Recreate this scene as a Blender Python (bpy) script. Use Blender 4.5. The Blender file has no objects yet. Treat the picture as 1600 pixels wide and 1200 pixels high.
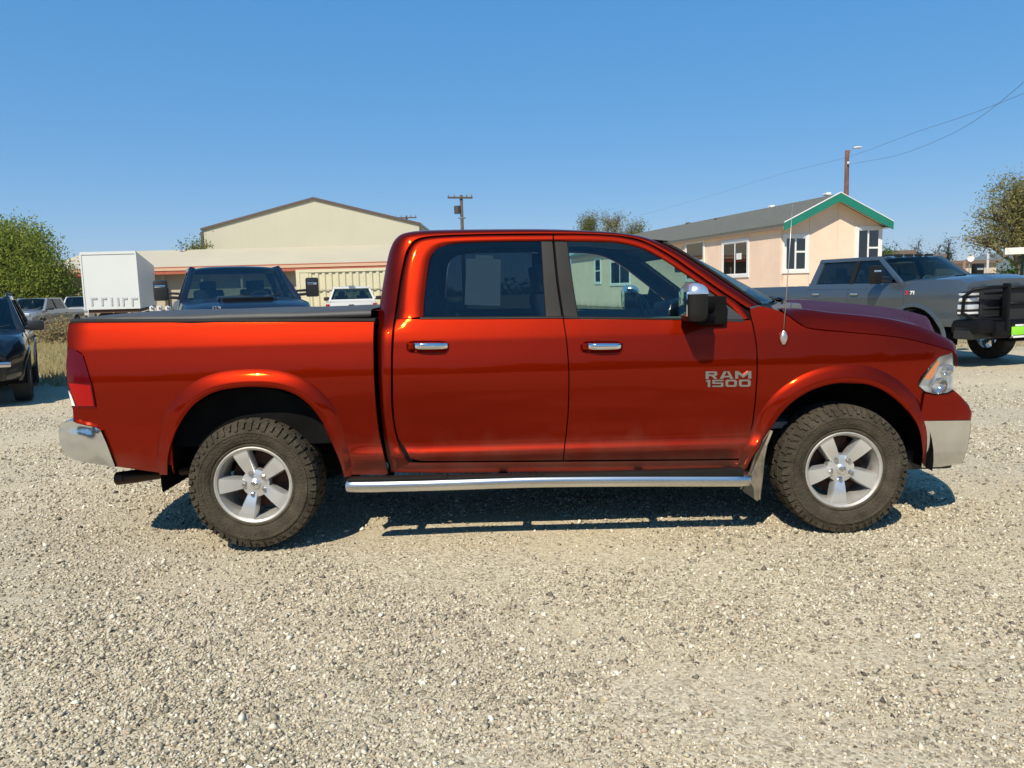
import bpy, bmesh, math, random
import numpy as np
from mathutils import Vector, Matrix

# ---------------------------------------------------------------- camera, sky, sun, exposure
SC = bpy.context.scene
COL = SC.collection
F_PX = 1215.0
CAM = np.array([-0.254, -5.573, 1.531])
YAW, PITCH, ROLL = math.radians(0.52), math.radians(7.0), math.radians(-1.5)
SUN_AZ, SUN_EL = 23.5, 47.0            # degrees west of the viewing axis behind the camera / elevation


def cam_axes():
    f = np.array([math.sin(YAW) * math.cos(PITCH), math.cos(YAW) * math.cos(PITCH), -math.sin(PITCH)])
    r = np.array([math.cos(YAW), -math.sin(YAW), 0.0])
    u = np.cross(r, f)
    c, s = math.cos(ROLL), math.sin(ROLL)
    return c * r + s * u, -s * r + c * u, f


AR, AU, AF = cam_axes()
cd = bpy.data.cameras.new('camera')
cam = bpy.data.objects.new('camera', cd)
COL.objects.link(cam)
cam.matrix_world = Matrix(((AR[0], AU[0], -AF[0], CAM[0]), (AR[1], AU[1], -AF[1], CAM[1]),
                           (AR[2], AU[2], -AF[2], CAM[2]), (0, 0, 0, 1)))
cd.sensor_width = 36.0
cd.lens = 36.0 * F_PX / 1600.0
cd.clip_start = 0.05
cd.clip_end = 9000.0
SC.camera = cam

world = bpy.data.worlds.new('World')
SC.world = world
world.use_nodes = True
wn = world.node_tree
wn.nodes.clear()
sky = wn.nodes.new('ShaderNodeTexSky')
sky.sky_type = 'NISHITA'
sky.sun_disc = False
sky.sun_elevation = math.radians(SUN_EL)
sky.sun_rotation = math.radians(180.0 + SUN_AZ)
sky.altitude = 300.0
sky.air_density = 0.6
sky.dust_density = 0.0
sky.ozone_density = 2.0
bg = wn.nodes.new('ShaderNodeBackground')
bg.inputs['Strength'].default_value = 0.335
wo = wn.nodes.new('ShaderNodeOutputWorld')
gam = wn.nodes.new('ShaderNodeGamma')
gam.inputs['Gamma'].default_value = 0.28
hsv = wn.nodes.new('ShaderNodeHueSaturation')
hsv.inputs['Saturation'].default_value = 3.0
wn.links.new(sky.outputs[0], gam.inputs[0])
wn.links.new(gam.outputs[0], hsv.inputs['Color'])
tn = wn.nodes.new('ShaderNodeMix')
tn.data_type = 'RGBA'
tn.blend_type = 'MULTIPLY'
tn.inputs['Factor'].default_value = 1.0
tn.inputs['B'].default_value = (0.97, 1.0, 1.07, 1.0)
wn.links.new(hsv.outputs[0], tn.inputs['A'])
wn.links.new(tn.outputs['Result'], bg.inputs[0])
wn.links.new(bg.outputs[0], wo.inputs[0])

sl = bpy.data.lights.new('sun', 'SUN')
sl.energy = 4.3
sl.angle = math.radians(0.53)
sl.color = (1.0, 0.91, 0.76)
sun = bpy.data.objects.new('sun', sl)
COL.objects.link(sun)
sdir = Vector((-math.sin(math.radians(SUN_AZ)) * math.cos(math.radians(SUN_EL)),
               -math.cos(math.radians(SUN_AZ)) * math.cos(math.radians(SUN_EL)), math.sin(math.radians(SUN_EL))))
sun.rotation_euler = sdir.to_track_quat('Z', 'Y').to_euler()
sun.location = (-6, -14, 16)

vs = SC.view_settings
vs.view_transform = 'Standard'
vs.look = 'None'
vs.exposure = 0.42
vs.gamma = 1.0
vs.use_curve_mapping = False
SC.render.engine = 'CYCLES'
SC.cycles.max_bounces = 10
SC.cycles.transparent_max_bounces = 24
SC.cycles.glossy_bounces = 5
SC.cycles.caustics_reflective = False
SC.cycles.caustics_refractive = False

rng = random.Random(7)
nr = np.random.default_rng(11)


# ---------------------------------------------------------------- survey of the photograph (pixel -> place)
def ray(px, py):
    return (px - 800.0) / F_PX * AR + (600.0 - py) / F_PX * AU + AF


def at(px, py, d):
    """point on the vertical plane d metres in front of the camera (along +Y)"""
    r = ray(px, py)
    return CAM + r * (d / r[1])


def on_ground(px, py, z=0.0):
    r = ray(px, py)
    return CAM + r * ((z - CAM[2]) / r[2])


# ---------------------------------------------------------------- object helpers
def mesh_obj(name, verts, faces, mat=None, parent=None, smooth=False, auto=None):
    me = bpy.data.meshes.new(name)
    me.from_pydata([tuple(float(c) for c in v) for v in verts], [], [tuple(int(i) for i in f) for f in faces])
    if smooth:
        me.polygons.foreach_set('use_smooth', [True] * len(me.polygons))
    me.update()
    if auto is not None and smooth:
        try:
            me.set_sharp_from_angle(angle=math.radians(auto))
        except Exception:
            pass
    o = bpy.data.objects.new(name, me)
    COL.objects.link(o)
    if mat is not None:
        me.materials.append(mat)
    if parent is not None:
        o.parent = parent
    return o


def tag(o, label=None, cat=None, group=None, kind=None):
    if label:
        o['label'] = label
    if cat:
        o['category'] = cat
    if group:
        o['group'] = group
    if kind:
        o['kind'] = kind
    return o


def empty(name, loc, rz, label, cat, group=None):
    o = bpy.data.objects.new(name, None)
    o.empty_display_size = 0.2
    COL.objects.link(o)
    o.location = loc
    o.rotation_euler = (0, 0, rz)
    tag(o, label, cat, group)
    return o


class MB:
    """collects shapes for ONE mesh"""

    def __init__(s):
        s.v = []
        s.f = []

    def add(s, v, f):
        n = len(s.v)
        s.v.extend([tuple(float(c) for c in p) for p in v])
        s.f.extend([tuple(i + n for i in q) for q in f])
        return s

    def grid(s, rows, close_u=False, flip=False):
        """rows: list of equally long point lists"""
        n = len(rows[0])
        v = [p for r in rows for p in r]
        f = []
        for j in range(len(rows) - 1):
            for i in range(n if close_u else n - 1):
                a, b = j * n + i, j * n + (i + 1) % n
                q = (a, b, b + n, a + n)
                f.append(q[::-1] if flip else q)
        return s.add(v, f)

    def box(s, lo, hi, bev=0.0):
        (x0, y0, z0), (x1, y1, z1) = lo, hi
        if bev <= 0:
            v = [(x, y, z) for z in (z0, z1) for y in (y0, y1) for x in (x0, x1)]
            f = [(0, 2, 3, 1), (4, 5, 7, 6), (0, 1, 5, 4), (2, 6, 7, 3), (0, 4, 6, 2), (1, 3, 7, 5)]
            return s.add(v, f)
        bm = bmesh.new()
        bmesh.ops.create_cube(bm, size=1.0)
        for q in bm.verts:
            q.co = Vector(((x0 + x1) / 2 + q.co.x * (x1 - x0), (y0 + y1) / 2 + q.co.y * (y1 - y0),
                           (z0 + z1) / 2 + q.co.z * (z1 - z0)))
        b = min(bev, 0.45 * min(x1 - x0, y1 - y0, z1 - z0))
        bmesh.ops.bevel(bm, geom=bm.edges[:], offset=b, segments=2, affect='EDGES', profile=0.6)
        return s.bm(bm)

    def bm(s, bm, M=None):
        bm.verts.index_update()
        v = [(M @ q.co) if M is not None else q.co.copy() for q in bm.verts]
        f = [[q.index for q in g.verts] for g in bm.faces]
        bm.free()
        return s.add(v, f)

    def obox(s, c, ax, ay, az, bev=0.0):
        """oriented box: centre and three half-axis vectors"""
        t = MB()
        lx, ly, lz = (float(np.linalg.norm(a)) for a in (ax, ay, az))
        t.box((-lx, -ly, -lz), (lx, ly, lz), bev)
        ex, ey, ez = np.array(ax) / lx, np.array(ay) / ly, np.array(az) / lz
        c = np.array(c, float)
        return s.add([c + p[0] * ex + p[1] * ey + p[2] * ez for p in t.v], t.f)

    def bar(s, p, q, w, t, up=(0, 0, 1), bev=0.0):
        p, q = np.array(p, float), np.array(q, float)
        d = q - p
        d = d / np.linalg.norm(d)
        a = np.cross(np.array(up, float), d)
        if np.linalg.norm(a) < 1e-5:
            a = np.cross(np.array((1.0, 0, 0)), d)
        a /= np.linalg.norm(a)
        b = np.cross(d, a)
        return s.obox((p + q) / 2, (q - p) / 2, a * w / 2, b * t / 2, bev)

    def tube(s, path, r, n=10, cap=True):
        path = [np.array(p, float) for p in path]
        rs = r if hasattr(r, '__len__') else [r] * len(path)
        rows = []
        prev = None
        for i, p in enumerate(path):
            d = path[min(i + 1, len(path) - 1)] - path[max(i - 1, 0)]
            d = d / (np.linalg.norm(d) + 1e-12)
            if prev is None:
                a = np.cross(d, (0, 0, 1.0))
                if np.linalg.norm(a) < 1e-3:
                    a = np.cross(d, (1.0, 0, 0))
            else:
                a = prev - d * (prev @ d)
            a = a / np.linalg.norm(a)
            prev = a
            b = np.cross(d, a)
            rows.append([p + rs[i] * (math.cos(t) * a + math.sin(t) * b)
                         for t in (2 * math.pi * k / n for k in range(n))])
        base = len(s.v)
        s.grid(rows, close_u=True)
        if cap:
            s.f.append(tuple(base + k for k in range(n))[::-1])
            s.f.append(tuple(base + (len(rows) - 1) * n + k for k in range(n)))
        return s

    def lathe_y(s, prof, c=(0, 0, 0), n=48, flip=False):
        """prof: list of (radius, y)"""
        rows = [[(c[0] + r * math.cos(2 * math.pi * k / n), c[1] + y, c[2] + r * math.sin(2 * math.pi * k / n))
                 for k in range(n)] for r, y in prof]
        return s.grid(rows, close_u=True, flip=flip)

    def prism(s, poly, d):
        """poly: 3D polygon; d: extrusion vector"""
        n = len(poly)
        poly = [np.array(p, float) for p in poly]
        d = np.array(d, float)
        v = poly + [p + d for p in poly]
        f = [tuple(range(n))[::-1], tuple(range(n, 2 * n))] + [(i, (i + 1) % n, n + (i + 1) % n, n + i) for i in range(n)]
        return s.add(v, f)

    def build(s, name, mat, parent=None, smooth=False, auto=None):
        return mesh_obj(name, s.v, s.f, mat, parent, smooth, auto)


def catmull(P, n):
    """n points through P (index-parametrised Catmull-Rom)"""
    P = np.array(P, float)
    m = len(P)
    out = []
    for t in np.linspace(0, m - 1, n):
        i = min(int(t), m - 2)
        s = t - i
        p0, p1, p2, p3 = P[max(i - 1, 0)], P[i], P[i + 1], P[min(i + 2, m - 1)]
        if i == 0:
            p0 = 2 * p1 - p2
        if i == m - 2:
            p3 = 2 * p2 - p1
        out.append(0.5 * ((2 * p1) + (-p0 + p2) * s + (2 * p0 - 5 * p1 + 4 * p2 - p3) * s * s
                          + (-p0 + 3 * p1 - 3 * p2 + p3) * s ** 3))
    return np.array(out)


def arc_resample(P, n, smooth=True):
    P = np.array(P, float)
    Q = catmull(P, 12 * len(P)) if smooth and len(P) > 2 else P
    L = np.concatenate([[0], np.cumsum(np.linalg.norm(np.diff(Q, axis=0), axis=1))])
    t = np.linspace(0, L[-1], n)
    return np.stack([np.interp(t, L, Q[:, k]) for k in range(Q.shape[1])], axis=1)


def interp_smooth(xs, ys):
    """monotone cubic (Fritsch-Carlson)"""
    xs, ys = np.array(xs, float), np.array(ys, float)
    h = np.diff(xs)
    dl = np.diff(ys) / h
    m = np.zeros(len(xs))
    m[0], m[-1] = dl[0], dl[-1]
    for i in range(1, len(xs) - 1):
        if dl[i - 1] * dl[i] > 0:
            w1, w2 = 2 * h[i] + h[i - 1], h[i] + 2 * h[i - 1]
            m[i] = (w1 + w2) / (w1 / dl[i - 1] + w2 / dl[i])

    def f(x):
        x = min(max(x, xs[0]), xs[-1])
        i = min(int(np.searchsorted(xs, x, side='right')) - 1, len(xs) - 2)
        t = (x - xs[i]) / h[i]
        return ((1 + 2 * t) * (1 - t) ** 2 * ys[i] + t * (1 - t) ** 2 * h[i] * m[i]
                + t * t * (3 - 2 * t) * ys[i + 1] + t * t * (t - 1) * h[i] * m[i + 1])
    return f


# ---------------------------------------------------------------- materials
def new_mat(name):
    m = bpy.data.materials.new(name)
    m.use_nodes = True
    nt = m.node_tree
    nt.nodes.clear()
    out = nt.nodes.new('ShaderNodeOutputMaterial')
    return m, nt, out


def nd(nt, typ, **kw):
    n = nt.nodes.new(typ)
    for k, v in kw.items():
        if k.startswith('i_'):
            key = k[2:]
            n.inputs[int(key) if key.isdigit() else key.replace('_', ' ')].default_value = v
        else:
            setattr(n, k, v)
    return n


def c4(c):
    return (c[0], c[1], c[2], 1.0)


def pm(name, col, rough=0.5, metal=0.0, coat=0.0, coat_rough=0.03, var=0.0, vscale=4.0, bump=0.0, bscale=60.0,
       spec=0.5, col2=None, trans=0.0, aniso=False, detail=4.0):
    m, nt, out = new_mat(name)
    b = nd(nt, 'ShaderNodeBsdfPrincipled')
    b.inputs['Base Color'].default_value = c4(col)
    b.inputs['Roughness'].default_value = rough
    b.inputs['Metallic'].default_value = metal
    b.inputs['Coat Weight'].default_value = coat
    b.inputs['Coat Roughness'].default_value = coat_rough
    b.inputs['Specular IOR Level'].default_value = spec
    nt.links.new(b.outputs[0], out.inputs[0])
    if var > 0 or col2 is not None or bump > 0:
        tc = nd(nt, 'ShaderNodeTexCoord')
    if var > 0 or col2 is not None:
        nz = nd(nt, 'ShaderNodeTexNoise')
        nz.inputs['Scale'].default_value = vscale
        nz.inputs['Detail'].default_value = detail
        nz.inputs['Roughness'].default_value = 0.6
        nt.links.new(tc.outputs['Object'], nz.inputs['Vector'])
        mx = nd(nt, 'ShaderNodeMix', data_type='RGBA')
        if col2 is None:
            a = [max(0, x * (1 - var)) for x in col]
            c2 = [min(1, x * (1 + var)) for x in col]
        else:
            a, c2 = col, col2
        mx.inputs['A'].default_value = c4(a)
        mx.inputs['B'].default_value = c4(c2)
        rp = nd(nt, 'ShaderNodeMapRange')
        rp.inputs['From Min'].default_value = 0.3
        rp.inputs['From Max'].default_value = 0.7
        nt.links.new(nz.outputs['Fac'], rp.inputs['Value'])
        nt.links.new(rp.outputs[0], mx.inputs['Factor'])
        nt.links.new(mx.outputs['Result'], b.inputs['Base Color'])
    if bump > 0:
        n2 = nd(nt, 'ShaderNodeTexNoise')
        n2.inputs['Scale'].default_value = bscale
        n2.inputs['Detail'].default_value = 3.0
        nt.links.new(tc.outputs['Object'], n2.inputs['Vector'])
        bp = nd(nt, 'ShaderNodeBump')
        bp.inputs['Strength'].default_value = bump
        bp.inputs['Distance'].default_value = 0.01
        nt.links.new(n2.outputs['Fac'], bp.inputs['Height'])
        nt.links.new(bp.outputs[0], b.inputs['Normal'])
    return m


def glass_mat(name, tint, f0=0.045, rough=0.0, dust=0.0, refl=1.0):
    """thin sheet of glass: tinted see-through plus mirror reflection by angle"""
    m, nt, out = new_mat(name)
    geo = nd(nt, 'ShaderNodeNewGeometry')
    dot = nd(nt, 'ShaderNodeVectorMath', operation='DOT_PRODUCT')
    nt.links.new(geo.outputs['Incoming'], dot.inputs[0])
    nt.links.new(geo.outputs['Normal'], dot.inputs[1])
    ab = nd(nt, 'ShaderNodeMath', operation='ABSOLUTE')
    nt.links.new(dot.outputs['Value'], ab.inputs[0])
    om = nd(nt, 'ShaderNodeMath', operation='SUBTRACT', use_clamp=True)
    om.inputs[0].default_value = 1.0
    nt.links.new(ab.outputs[0], om.inputs[1])
    pw = nd(nt, 'ShaderNodeMath', operation='POWER')
    pw.inputs[1].default_value = 5.0
    nt.links.new(om.outputs[0], pw.inputs[0])
    ma = nd(nt, 'ShaderNodeMath', operation='MULTIPLY_ADD', use_clamp=True)
    ma.inputs[1].default_value = 1 - f0 * 2
    ma.inputs[2].default_value = f0 * 2
    nt.links.new(pw.outputs[0], ma.inputs[0])
    tr = nd(nt, 'ShaderNodeBsdfTransparent')
    tr.inputs[0].default_value = c4(tint)
    gl = nd(nt, 'ShaderNodeBsdfGlossy')
    gl.inputs['Roughness'].default_value = rough
    gl.inputs[0].default_value = (refl, refl, refl, 1)
    mx = nd(nt, 'ShaderNodeMixShader')
    nt.links.new(ma.outputs[0], mx.inputs[0])
    nt.links.new(tr.outputs[0], mx.inputs[1])
    nt.links.new(gl.outputs[0], mx.inputs[2])
    last = mx
    if dust > 0:
        df = nd(nt, 'ShaderNodeBsdfDiffuse')
        df.inputs[0].default_value = (0.45, 0.42, 0.36, 1)
        m2 = nd(nt, 'ShaderNodeMixShader')
        m2.inputs[0].default_value = dust
        nt.links.new(mx.outputs[0], m2.inputs[1])
        nt.links.new(df.outputs[0], m2.inputs[2])
        last = m2
    nt.links.new(last.outputs[0], out.inputs[0])
    return m


def leaf_mat(name, c1, c2, c3=None):
    m, nt, out = new_mat(name)
    geo = nd(nt, 'ShaderNodeNewGeometry')
    rp = nd(nt, 'ShaderNodeValToRGB')
    rp.color_ramp.elements[0].color = c4(c1)
    rp.color_ramp.elements[1].color = c4(c2)
    if c3:
        e = rp.color_ramp.elements.new(0.8)
        e.color = c4(c2)
        rp.color_ramp.elements[2].color = c4(c3)
    nt.links.new(geo.outputs['Random Per Island'], rp.inputs[0])
    df = nd(nt, 'ShaderNodeBsdfDiffuse')
    tl = nd(nt, 'ShaderNodeBsdfTranslucent')
    mx = nd(nt, 'ShaderNodeMixShader')
    mx.inputs[0].default_value = 0.42
    nt.links.new(rp.outputs[0], df.inputs[0])
    nt.links.new(rp.outputs[0], tl.inputs[0])
    nt.links.new(df.outputs[0], mx.inputs[1])
    nt.links.new(tl.outputs[0], mx.inputs[2])
    nt.links.new(mx.outputs[0], out.inputs[0])
    return m


def car_paint(name, col, rough=0.3, metal=0.85, dirt=0.0, flake=0.0, coat=1.0, edge=None, broad=None):
    m, nt, out = new_mat(name)
    tc = nd(nt, 'ShaderNodeTexCoord')
    b = nd(nt, 'ShaderNodeBsdfPrincipled')
    b.inputs['Base Color'].default_value = c4(col)
    b.inputs['Metallic'].default_value = metal
    b.inputs['Roughness'].default_value = rough
    if edge:
        b.inputs['Specular Tint'].default_value = c4(edge)
    b.inputs['Coat Weight'].default_value = coat
    b.inputs['Coat Roughness'].default_value = 0.015
    b.inputs['Coat IOR'].default_value = 1.38
    # fine flake sparkle in the base coat and a little orange peel in the lacquer
    nz = nd(nt, 'ShaderNodeTexNoise')
    nz.inputs['Scale'].default_value = 900.0
    nz.inputs['Detail'].default_value = 1.0
    nt.links.new(tc.outputs['Object'], nz.inputs['Vector'])
    bp = nd(nt, 'ShaderNodeBump')
    bp.inputs['Strength'].default_value = flake
    bp.inputs['Distance'].default_value = 0.001
    nt.links.new(nz.outputs['Fac'], bp.inputs['Height'])
    n3 = nd(nt, 'ShaderNodeTexNoise')
    n3.inputs['Scale'].default_value = 1.7
    n3.inputs['Detail'].default_value = 2.0
    nt.links.new(tc.outputs['Object'], n3.inputs['Vector'])
    b3 = nd(nt, 'ShaderNodeBump')
    b3.inputs['Strength'].default_value = 0.16
    b3.inputs['Distance'].default_value = 0.02
    nt.links.new(n3.outputs['Fac'], b3.inputs['Height'])
    if flake > 0:
        nt.links.new(b3.outputs[0], bp.inputs['Normal'])
        nt.links.new(bp.outputs[0], b.inputs['Normal'])
    else:
        nt.links.new(b3.outputs[0], b.inputs['Normal'])
    nt.links.new(b3.outputs[0], b.inputs['Coat Normal'])
    last = b
    if broad:
        # the flakes lie at many angles: a second, broader lobe of the same paint
        bb = nd(nt, 'ShaderNodeBsdfPrincipled')
        for key in ('Base Color', 'Metallic', 'Specular Tint', 'Coat Weight', 'Coat Roughness', 'Coat IOR'):
            bb.inputs[key].default_value = b.inputs[key].default_value
        bb.inputs['Roughness'].default_value = broad
        nt.links.new(b3.outputs[0], bb.inputs['Normal'])
        nt.links.new(b3.outputs[0], bb.inputs['Coat Normal'])
        mb_ = nd(nt, 'ShaderNodeMixShader')
        mb_.inputs[0].default_value = 0.66
        nt.links.new(b.outputs[0], mb_.inputs[1])
        nt.links.new(bb.outputs[0], mb_.inputs[2])
        last = mb_
    if dirt > 0:
        # road dust that clings low on the panels, ragged upper edge
        sx = nd(nt, 'ShaderNodeSeparateXYZ')
        nt.links.new(tc.outputs['Object'], sx.inputs[0])
        n2 = nd(nt, 'ShaderNodeTexNoise')
        n2.inputs['Scale'].default_value = 6.0
        n2.inputs['Detail'].default_value = 6.0
        nt.links.new(tc.outputs['Object'], n2.inputs['Vector'])
        ad = nd(nt, 'ShaderNodeMath', operation='MULTIPLY_ADD')
        ad.inputs[1].default_value = -0.35
        nt.links.new(n2.outputs['Fac'], ad.inputs[0])
        nt.links.new(sx.outputs['Z'], ad.inputs[2])
        mr = nd(nt, 'ShaderNodeMapRange')
        mr.inputs['From Min'].default_value = 0.50
        mr.inputs['From Max'].default_value = 0.20
        mr.inputs['To Min'].default_value = 0.0
        mr.inputs['To Max'].default_value = dirt
        nt.links.new(ad.outputs[0], mr.inputs['Value'])
        df = nd(nt, 'ShaderNodeBsdfDiffuse')
        df.inputs[0].default_value = (0.30, 0.25, 0.18, 1)
        ms = nd(nt, 'ShaderNodeMixShader')
        nt.links.new(mr.outputs[0], ms.inputs[0])
        nt.links.new(last.outputs[0], ms.inputs[1])
        nt.links.new(df.outputs[0], ms.inputs[2])
        last = ms
    nt.links.new(last.outputs[0], out.inputs[0])
    return m


M = {}
M['red'] = car_paint('copper_red_paint', (0.285, 0.0132, 0.0014), 0.09, 0.97, dirt=0.12, flake=0.05, coat=0.38, broad=0.50, edge=(0.62, 0.16, 0.22))
M['black'] = pm('black_plastic', (0.018, 0.018, 0.019), 0.45, bump=0.15, bscale=300)
M['satin'] = pm('satin_black_trim', (0.013, 0.0125, 0.011), 0.5, spec=0.2, var=0.15, vscale=9)
M['dark'] = pm('underbody_black', (0.006, 0.006, 0.006), 0.85, spec=0.1, var=0.4, vscale=5)
M['liner'] = pm('wheel_liner', (0.009, 0.009, 0.009), 0.95, spec=0.05, var=0.4, vscale=8)
M['chrome'] = pm('chrome', (0.78, 0.78, 0.78), 0.08, 1.0)
M['chrome_dull'] = pm('dusty_chrome', (0.66, 0.665, 0.665), 0.15, 1.0, var=0.08, vscale=7)
M['steel'] = pm('polished_step_steel', (0.66, 0.66, 0.66), 0.26, 1.0, var=0.06, vscale=5)
M['alloy'] = pm('silver_alloy', (0.74, 0.74, 0.73), 0.28, 0.75, coat=0.4, coat_rough=0.1, var=0.05, vscale=10)
M['alloy_in'] = pm('cast_alloy_barrel', (0.46, 0.44, 0.40), 0.5, 0.5, var=0.2, vscale=12)
M['lug'] = pm('lug_nut_chrome', (0.5, 0.48, 0.45), 0.25, 1.0)
M['rust'] = pm('rusty_brake_iron', (0.10, 0.045, 0.03), 0.7, 0.4, var=0.5, vscale=14)
M['tyre'] = pm('dusty_tyre_rubber', (0.036, 0.030, 0.021), 0.92, col2=(0.082, 0.068, 0.047), vscale=9, bump=0.9, bscale=95, spec=0.2, detail=7)
M['tyre_b'] = pm('black_tyre_rubber', (0.022, 0.021, 0.02), 0.85, var=0.3, vscale=9)
M['cover'] = pm('bed_cover_vinyl', (0.055, 0.055, 0.052), 0.55, var=0.15, vscale=3, bump=0.2, bscale=220)
M['mud'] = pm('dusty_mudguard', (0.20, 0.175, 0.13), 0.85, var=0.35, vscale=14)
M['glass_f'] = glass_mat('front_side_glass', (0.60, 0.80, 0.77), 0.035)
M['glass_r'] = glass_mat('privacy_glass', (0.15, 0.20, 0.23), 0.03)
M['glass_w'] = glass_mat('windscreen_glass', (0.50, 0.68, 0.64), 0.035, refl=0.55)
M['glass_dark'] = glass_mat('dark_car_glass', (0.09, 0.12, 0.12), 0.035)
M['lens'] = glass_mat('clear_lens', (0.93, 0.95, 0.96), 0.05, dust=0.07)
M['lens_red'] = pm('red_lamp_lens', (0.085, 0.001, 0.003), 0.15, 0.0, coat=0.15, spec=.25)
M['lens_red2'] = pm('bright_red_lamp_lens', (0.34, 0.002, 0.002), 0.15, 0.0, coat=0.15, spec=.25)
M['white_lens'] = pm('white_lamp_lens', (0.75, 0.74, 0.72), 0.12, 0.0, coat=1.0)
M['reflector'] = pm('lamp_reflector', (0.80, 0.83, 0.86), 0.3, 0.5)
M['amber'] = pm('amber_reflector', (0.85, 0.22, 0.03), 0.2, coat=1.0)
M['seat'] = pm('grey_seat_cloth', (0.22, 0.235, 0.25), 0.9, var=0.2, vscale=20)
M['dash'] = pm('dashboard_plastic', (0.10, 0.105, 0.11), 0.6, var=0.1)
M['headliner'] = pm('headliner_cloth', (0.22, 0.22, 0.21), 0.95)
M['paper'] = pm('white_paper', (0.78, 0.77, 0.74), 0.8, var=0.03, vscale=5)
M['mirror_cap'] = pm('mirror_cap_chrome', (0.80, 0.80, 0.80), 0.22, 0.85)
M['antenna'] = pm('antenna_steel', (0.55, 0.5, 0.47), 0.35, 0.8)

# ================================================================ ground, hill
def ground_material():
    m, nt, out = new_mat('gravel_ground')
    L = nt.links.new
    tc = nd(nt, 'ShaderNodeTexCoord')
    P = tc.outputs['Object']
    # stones
    vo = nd(nt, 'ShaderNodeTexVoronoi', feature='F1')
    vo.inputs['Scale'].default_value = 85.0
    L(P, vo.inputs['Vector'])
    v2 = nd(nt, 'ShaderNodeTexVoronoi', feature='F1')
    v2.inputs['Scale'].default_value = 48.0
    L(P, v2.inputs['Vector'])
    sep = nd(nt, 'ShaderNodeSeparateColor')
    L(vo.outputs['Color'], sep.inputs[0])
    r1 = nd(nt, 'ShaderNodeValToRGB')
    el = r1.color_ramp.elements
    el[0].position, el[0].color = 0.0, (0.14, 0.12, 0.09, 1)
    el[1].position, el[1].color = 1.0, (0.78, 0.71, 0.56, 1)
    for p, c in ((0.16, (0.27, 0.23, 0.165, 1)), (0.45, (0.49, 0.42, 0.295, 1)), (0.8, (0.61, 0.54, 0.395, 1))):
        e = el.new(p)
        e.color = c
    L(sep.outputs[0], r1.inputs[0])
    s2 = nd(nt, 'ShaderNodeSeparateColor')
    L(v2.outputs['Color'], s2.inputs[0])
    # fine dust between the stones
    n1 = nd(nt, 'ShaderNodeTexNoise')
    n1.inputs['Scale'].default_value = 0.9
    n1.inputs['Detail'].default_value = 7.0
    n1.inputs['Roughness'].default_value = 0.62
    mp = nd(nt, 'ShaderNodeMapping')
    mp.inputs['Scale'].default_value = (0.45, 1.0, 1.0)
    mp.inputs['Rotation'].default_value = (0, 0, 0.12)
    L(P, mp.inputs['Vector'])
    L(mp.outputs[0], n1.inputs['Vector'])
    mr = nd(nt, 'ShaderNodeMapRange')
    mr.inputs['From Min'].default_value = 0.42
    mr.inputs['From Max'].default_value = 0.68
    mr.inputs['To Min'].default_value = 0.25
    mr.inputs['To Max'].default_value = 0.85
    L(n1.outputs['Fac'], mr.inputs['Value'])
    mx = nd(nt, 'ShaderNodeMix', data_type='RGBA')
    L(mr.outputs[0], mx.inputs['Factor'])
    L(r1.outputs[0], mx.inputs['A'])
    mx.inputs['B'].default_value = (0.53, 0.46, 0.32, 1)
    # broad tone patches
    n2 = nd(nt, 'ShaderNodeTexNoise')
    n2.inputs['Scale'].default_value = 0.28
    n2.inputs['Detail'].default_value = 6.0
    L(P, n2.inputs['Vector'])
    r2 = nd(nt, 'ShaderNodeValToRGB')
    r2.color_ramp.elements[0].position, r2.color_ramp.elements[0].color = 0.32, (0.82, 0.83, 0.86, 1)
    r2.color_ramp.elements[1].position, r2.color_ramp.elements[1].color = 0.68, (1.06, 1.03, 0.98, 1)
    L(n2.outputs['Fac'], r2.inputs[0])
    m2 = nd(nt, 'ShaderNodeMix', data_type='RGBA', blend_type='MULTIPLY')
    m2.inputs['Factor'].default_value = 1.0
    L(mx.outputs['Result'], m2.inputs['A'])
    L(r2.outputs[0], m2.inputs['B'])
    # dry grassy dirt off the lot: behind, to the left and the far right
    sx = nd(nt, 'ShaderNodeSeparateXYZ')
    L(P, sx.inputs[0])
    n4 = nd(nt, 'ShaderNodeTexNoise')
    n4.inputs['Scale'].default_value = 0.5
    n4.inputs['Detail'].default_value = 6.0
    L(P, n4.inputs['Vector'])
    ed = nd(nt, 'ShaderNodeMath', operation='MULTIPLY_ADD')
    ed.inputs[1].default_value = 3.0
    L(n4.outputs['Fac'], ed.inputs[0])
    L(sx.outputs['Y'], ed.inputs[2])
    gx = nd(nt, 'ShaderNodeMath', operation='MULTIPLY_ADD')      # edge leans: y + 0.12*x
    gx.inputs[1].default_value = -0.12
    L(sx.outputs['X'], gx.inputs[0])
    L(ed.outputs[0], gx.inputs[2])
    me = nd(nt, 'ShaderNodeMapRange')
    me.inputs['From Min'].default_value = 10.6
    me.inputs['From Max'].default_value = 12.6
    L(gx.outputs[0], me.inputs['Value'])
    n5 = nd(nt, 'ShaderNodeTexNoise')
    n5.inputs['Scale'].default_value = 1.4
    n5.inputs['Detail'].default_value = 8.0
    L(P, n5.inputs['Vector'])
    r5 = nd(nt, 'ShaderNodeValToRGB')
    r5.color_ramp.elements[0].position, r5.color_ramp.elements[0].color = 0.3, (0.20, 0.165, 0.085, 1)
    r5.color_ramp.elements[1].position, r5.color_ramp.elements[1].color = 0.7, (0.42, 0.34, 0.20, 1)
    L(n5.outputs['Fac'], r5.inputs[0])
    m3 = nd(nt, 'ShaderNodeMix', data_type='RGBA')
    L(me.outputs[0], m3.inputs['Factor'])
    L(m2.outputs['Result'], m3.inputs['A'])
    L(r5.outputs[0], m3.inputs['B'])
    b = nd(nt, 'ShaderNodeBsdfPrincipled')
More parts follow.
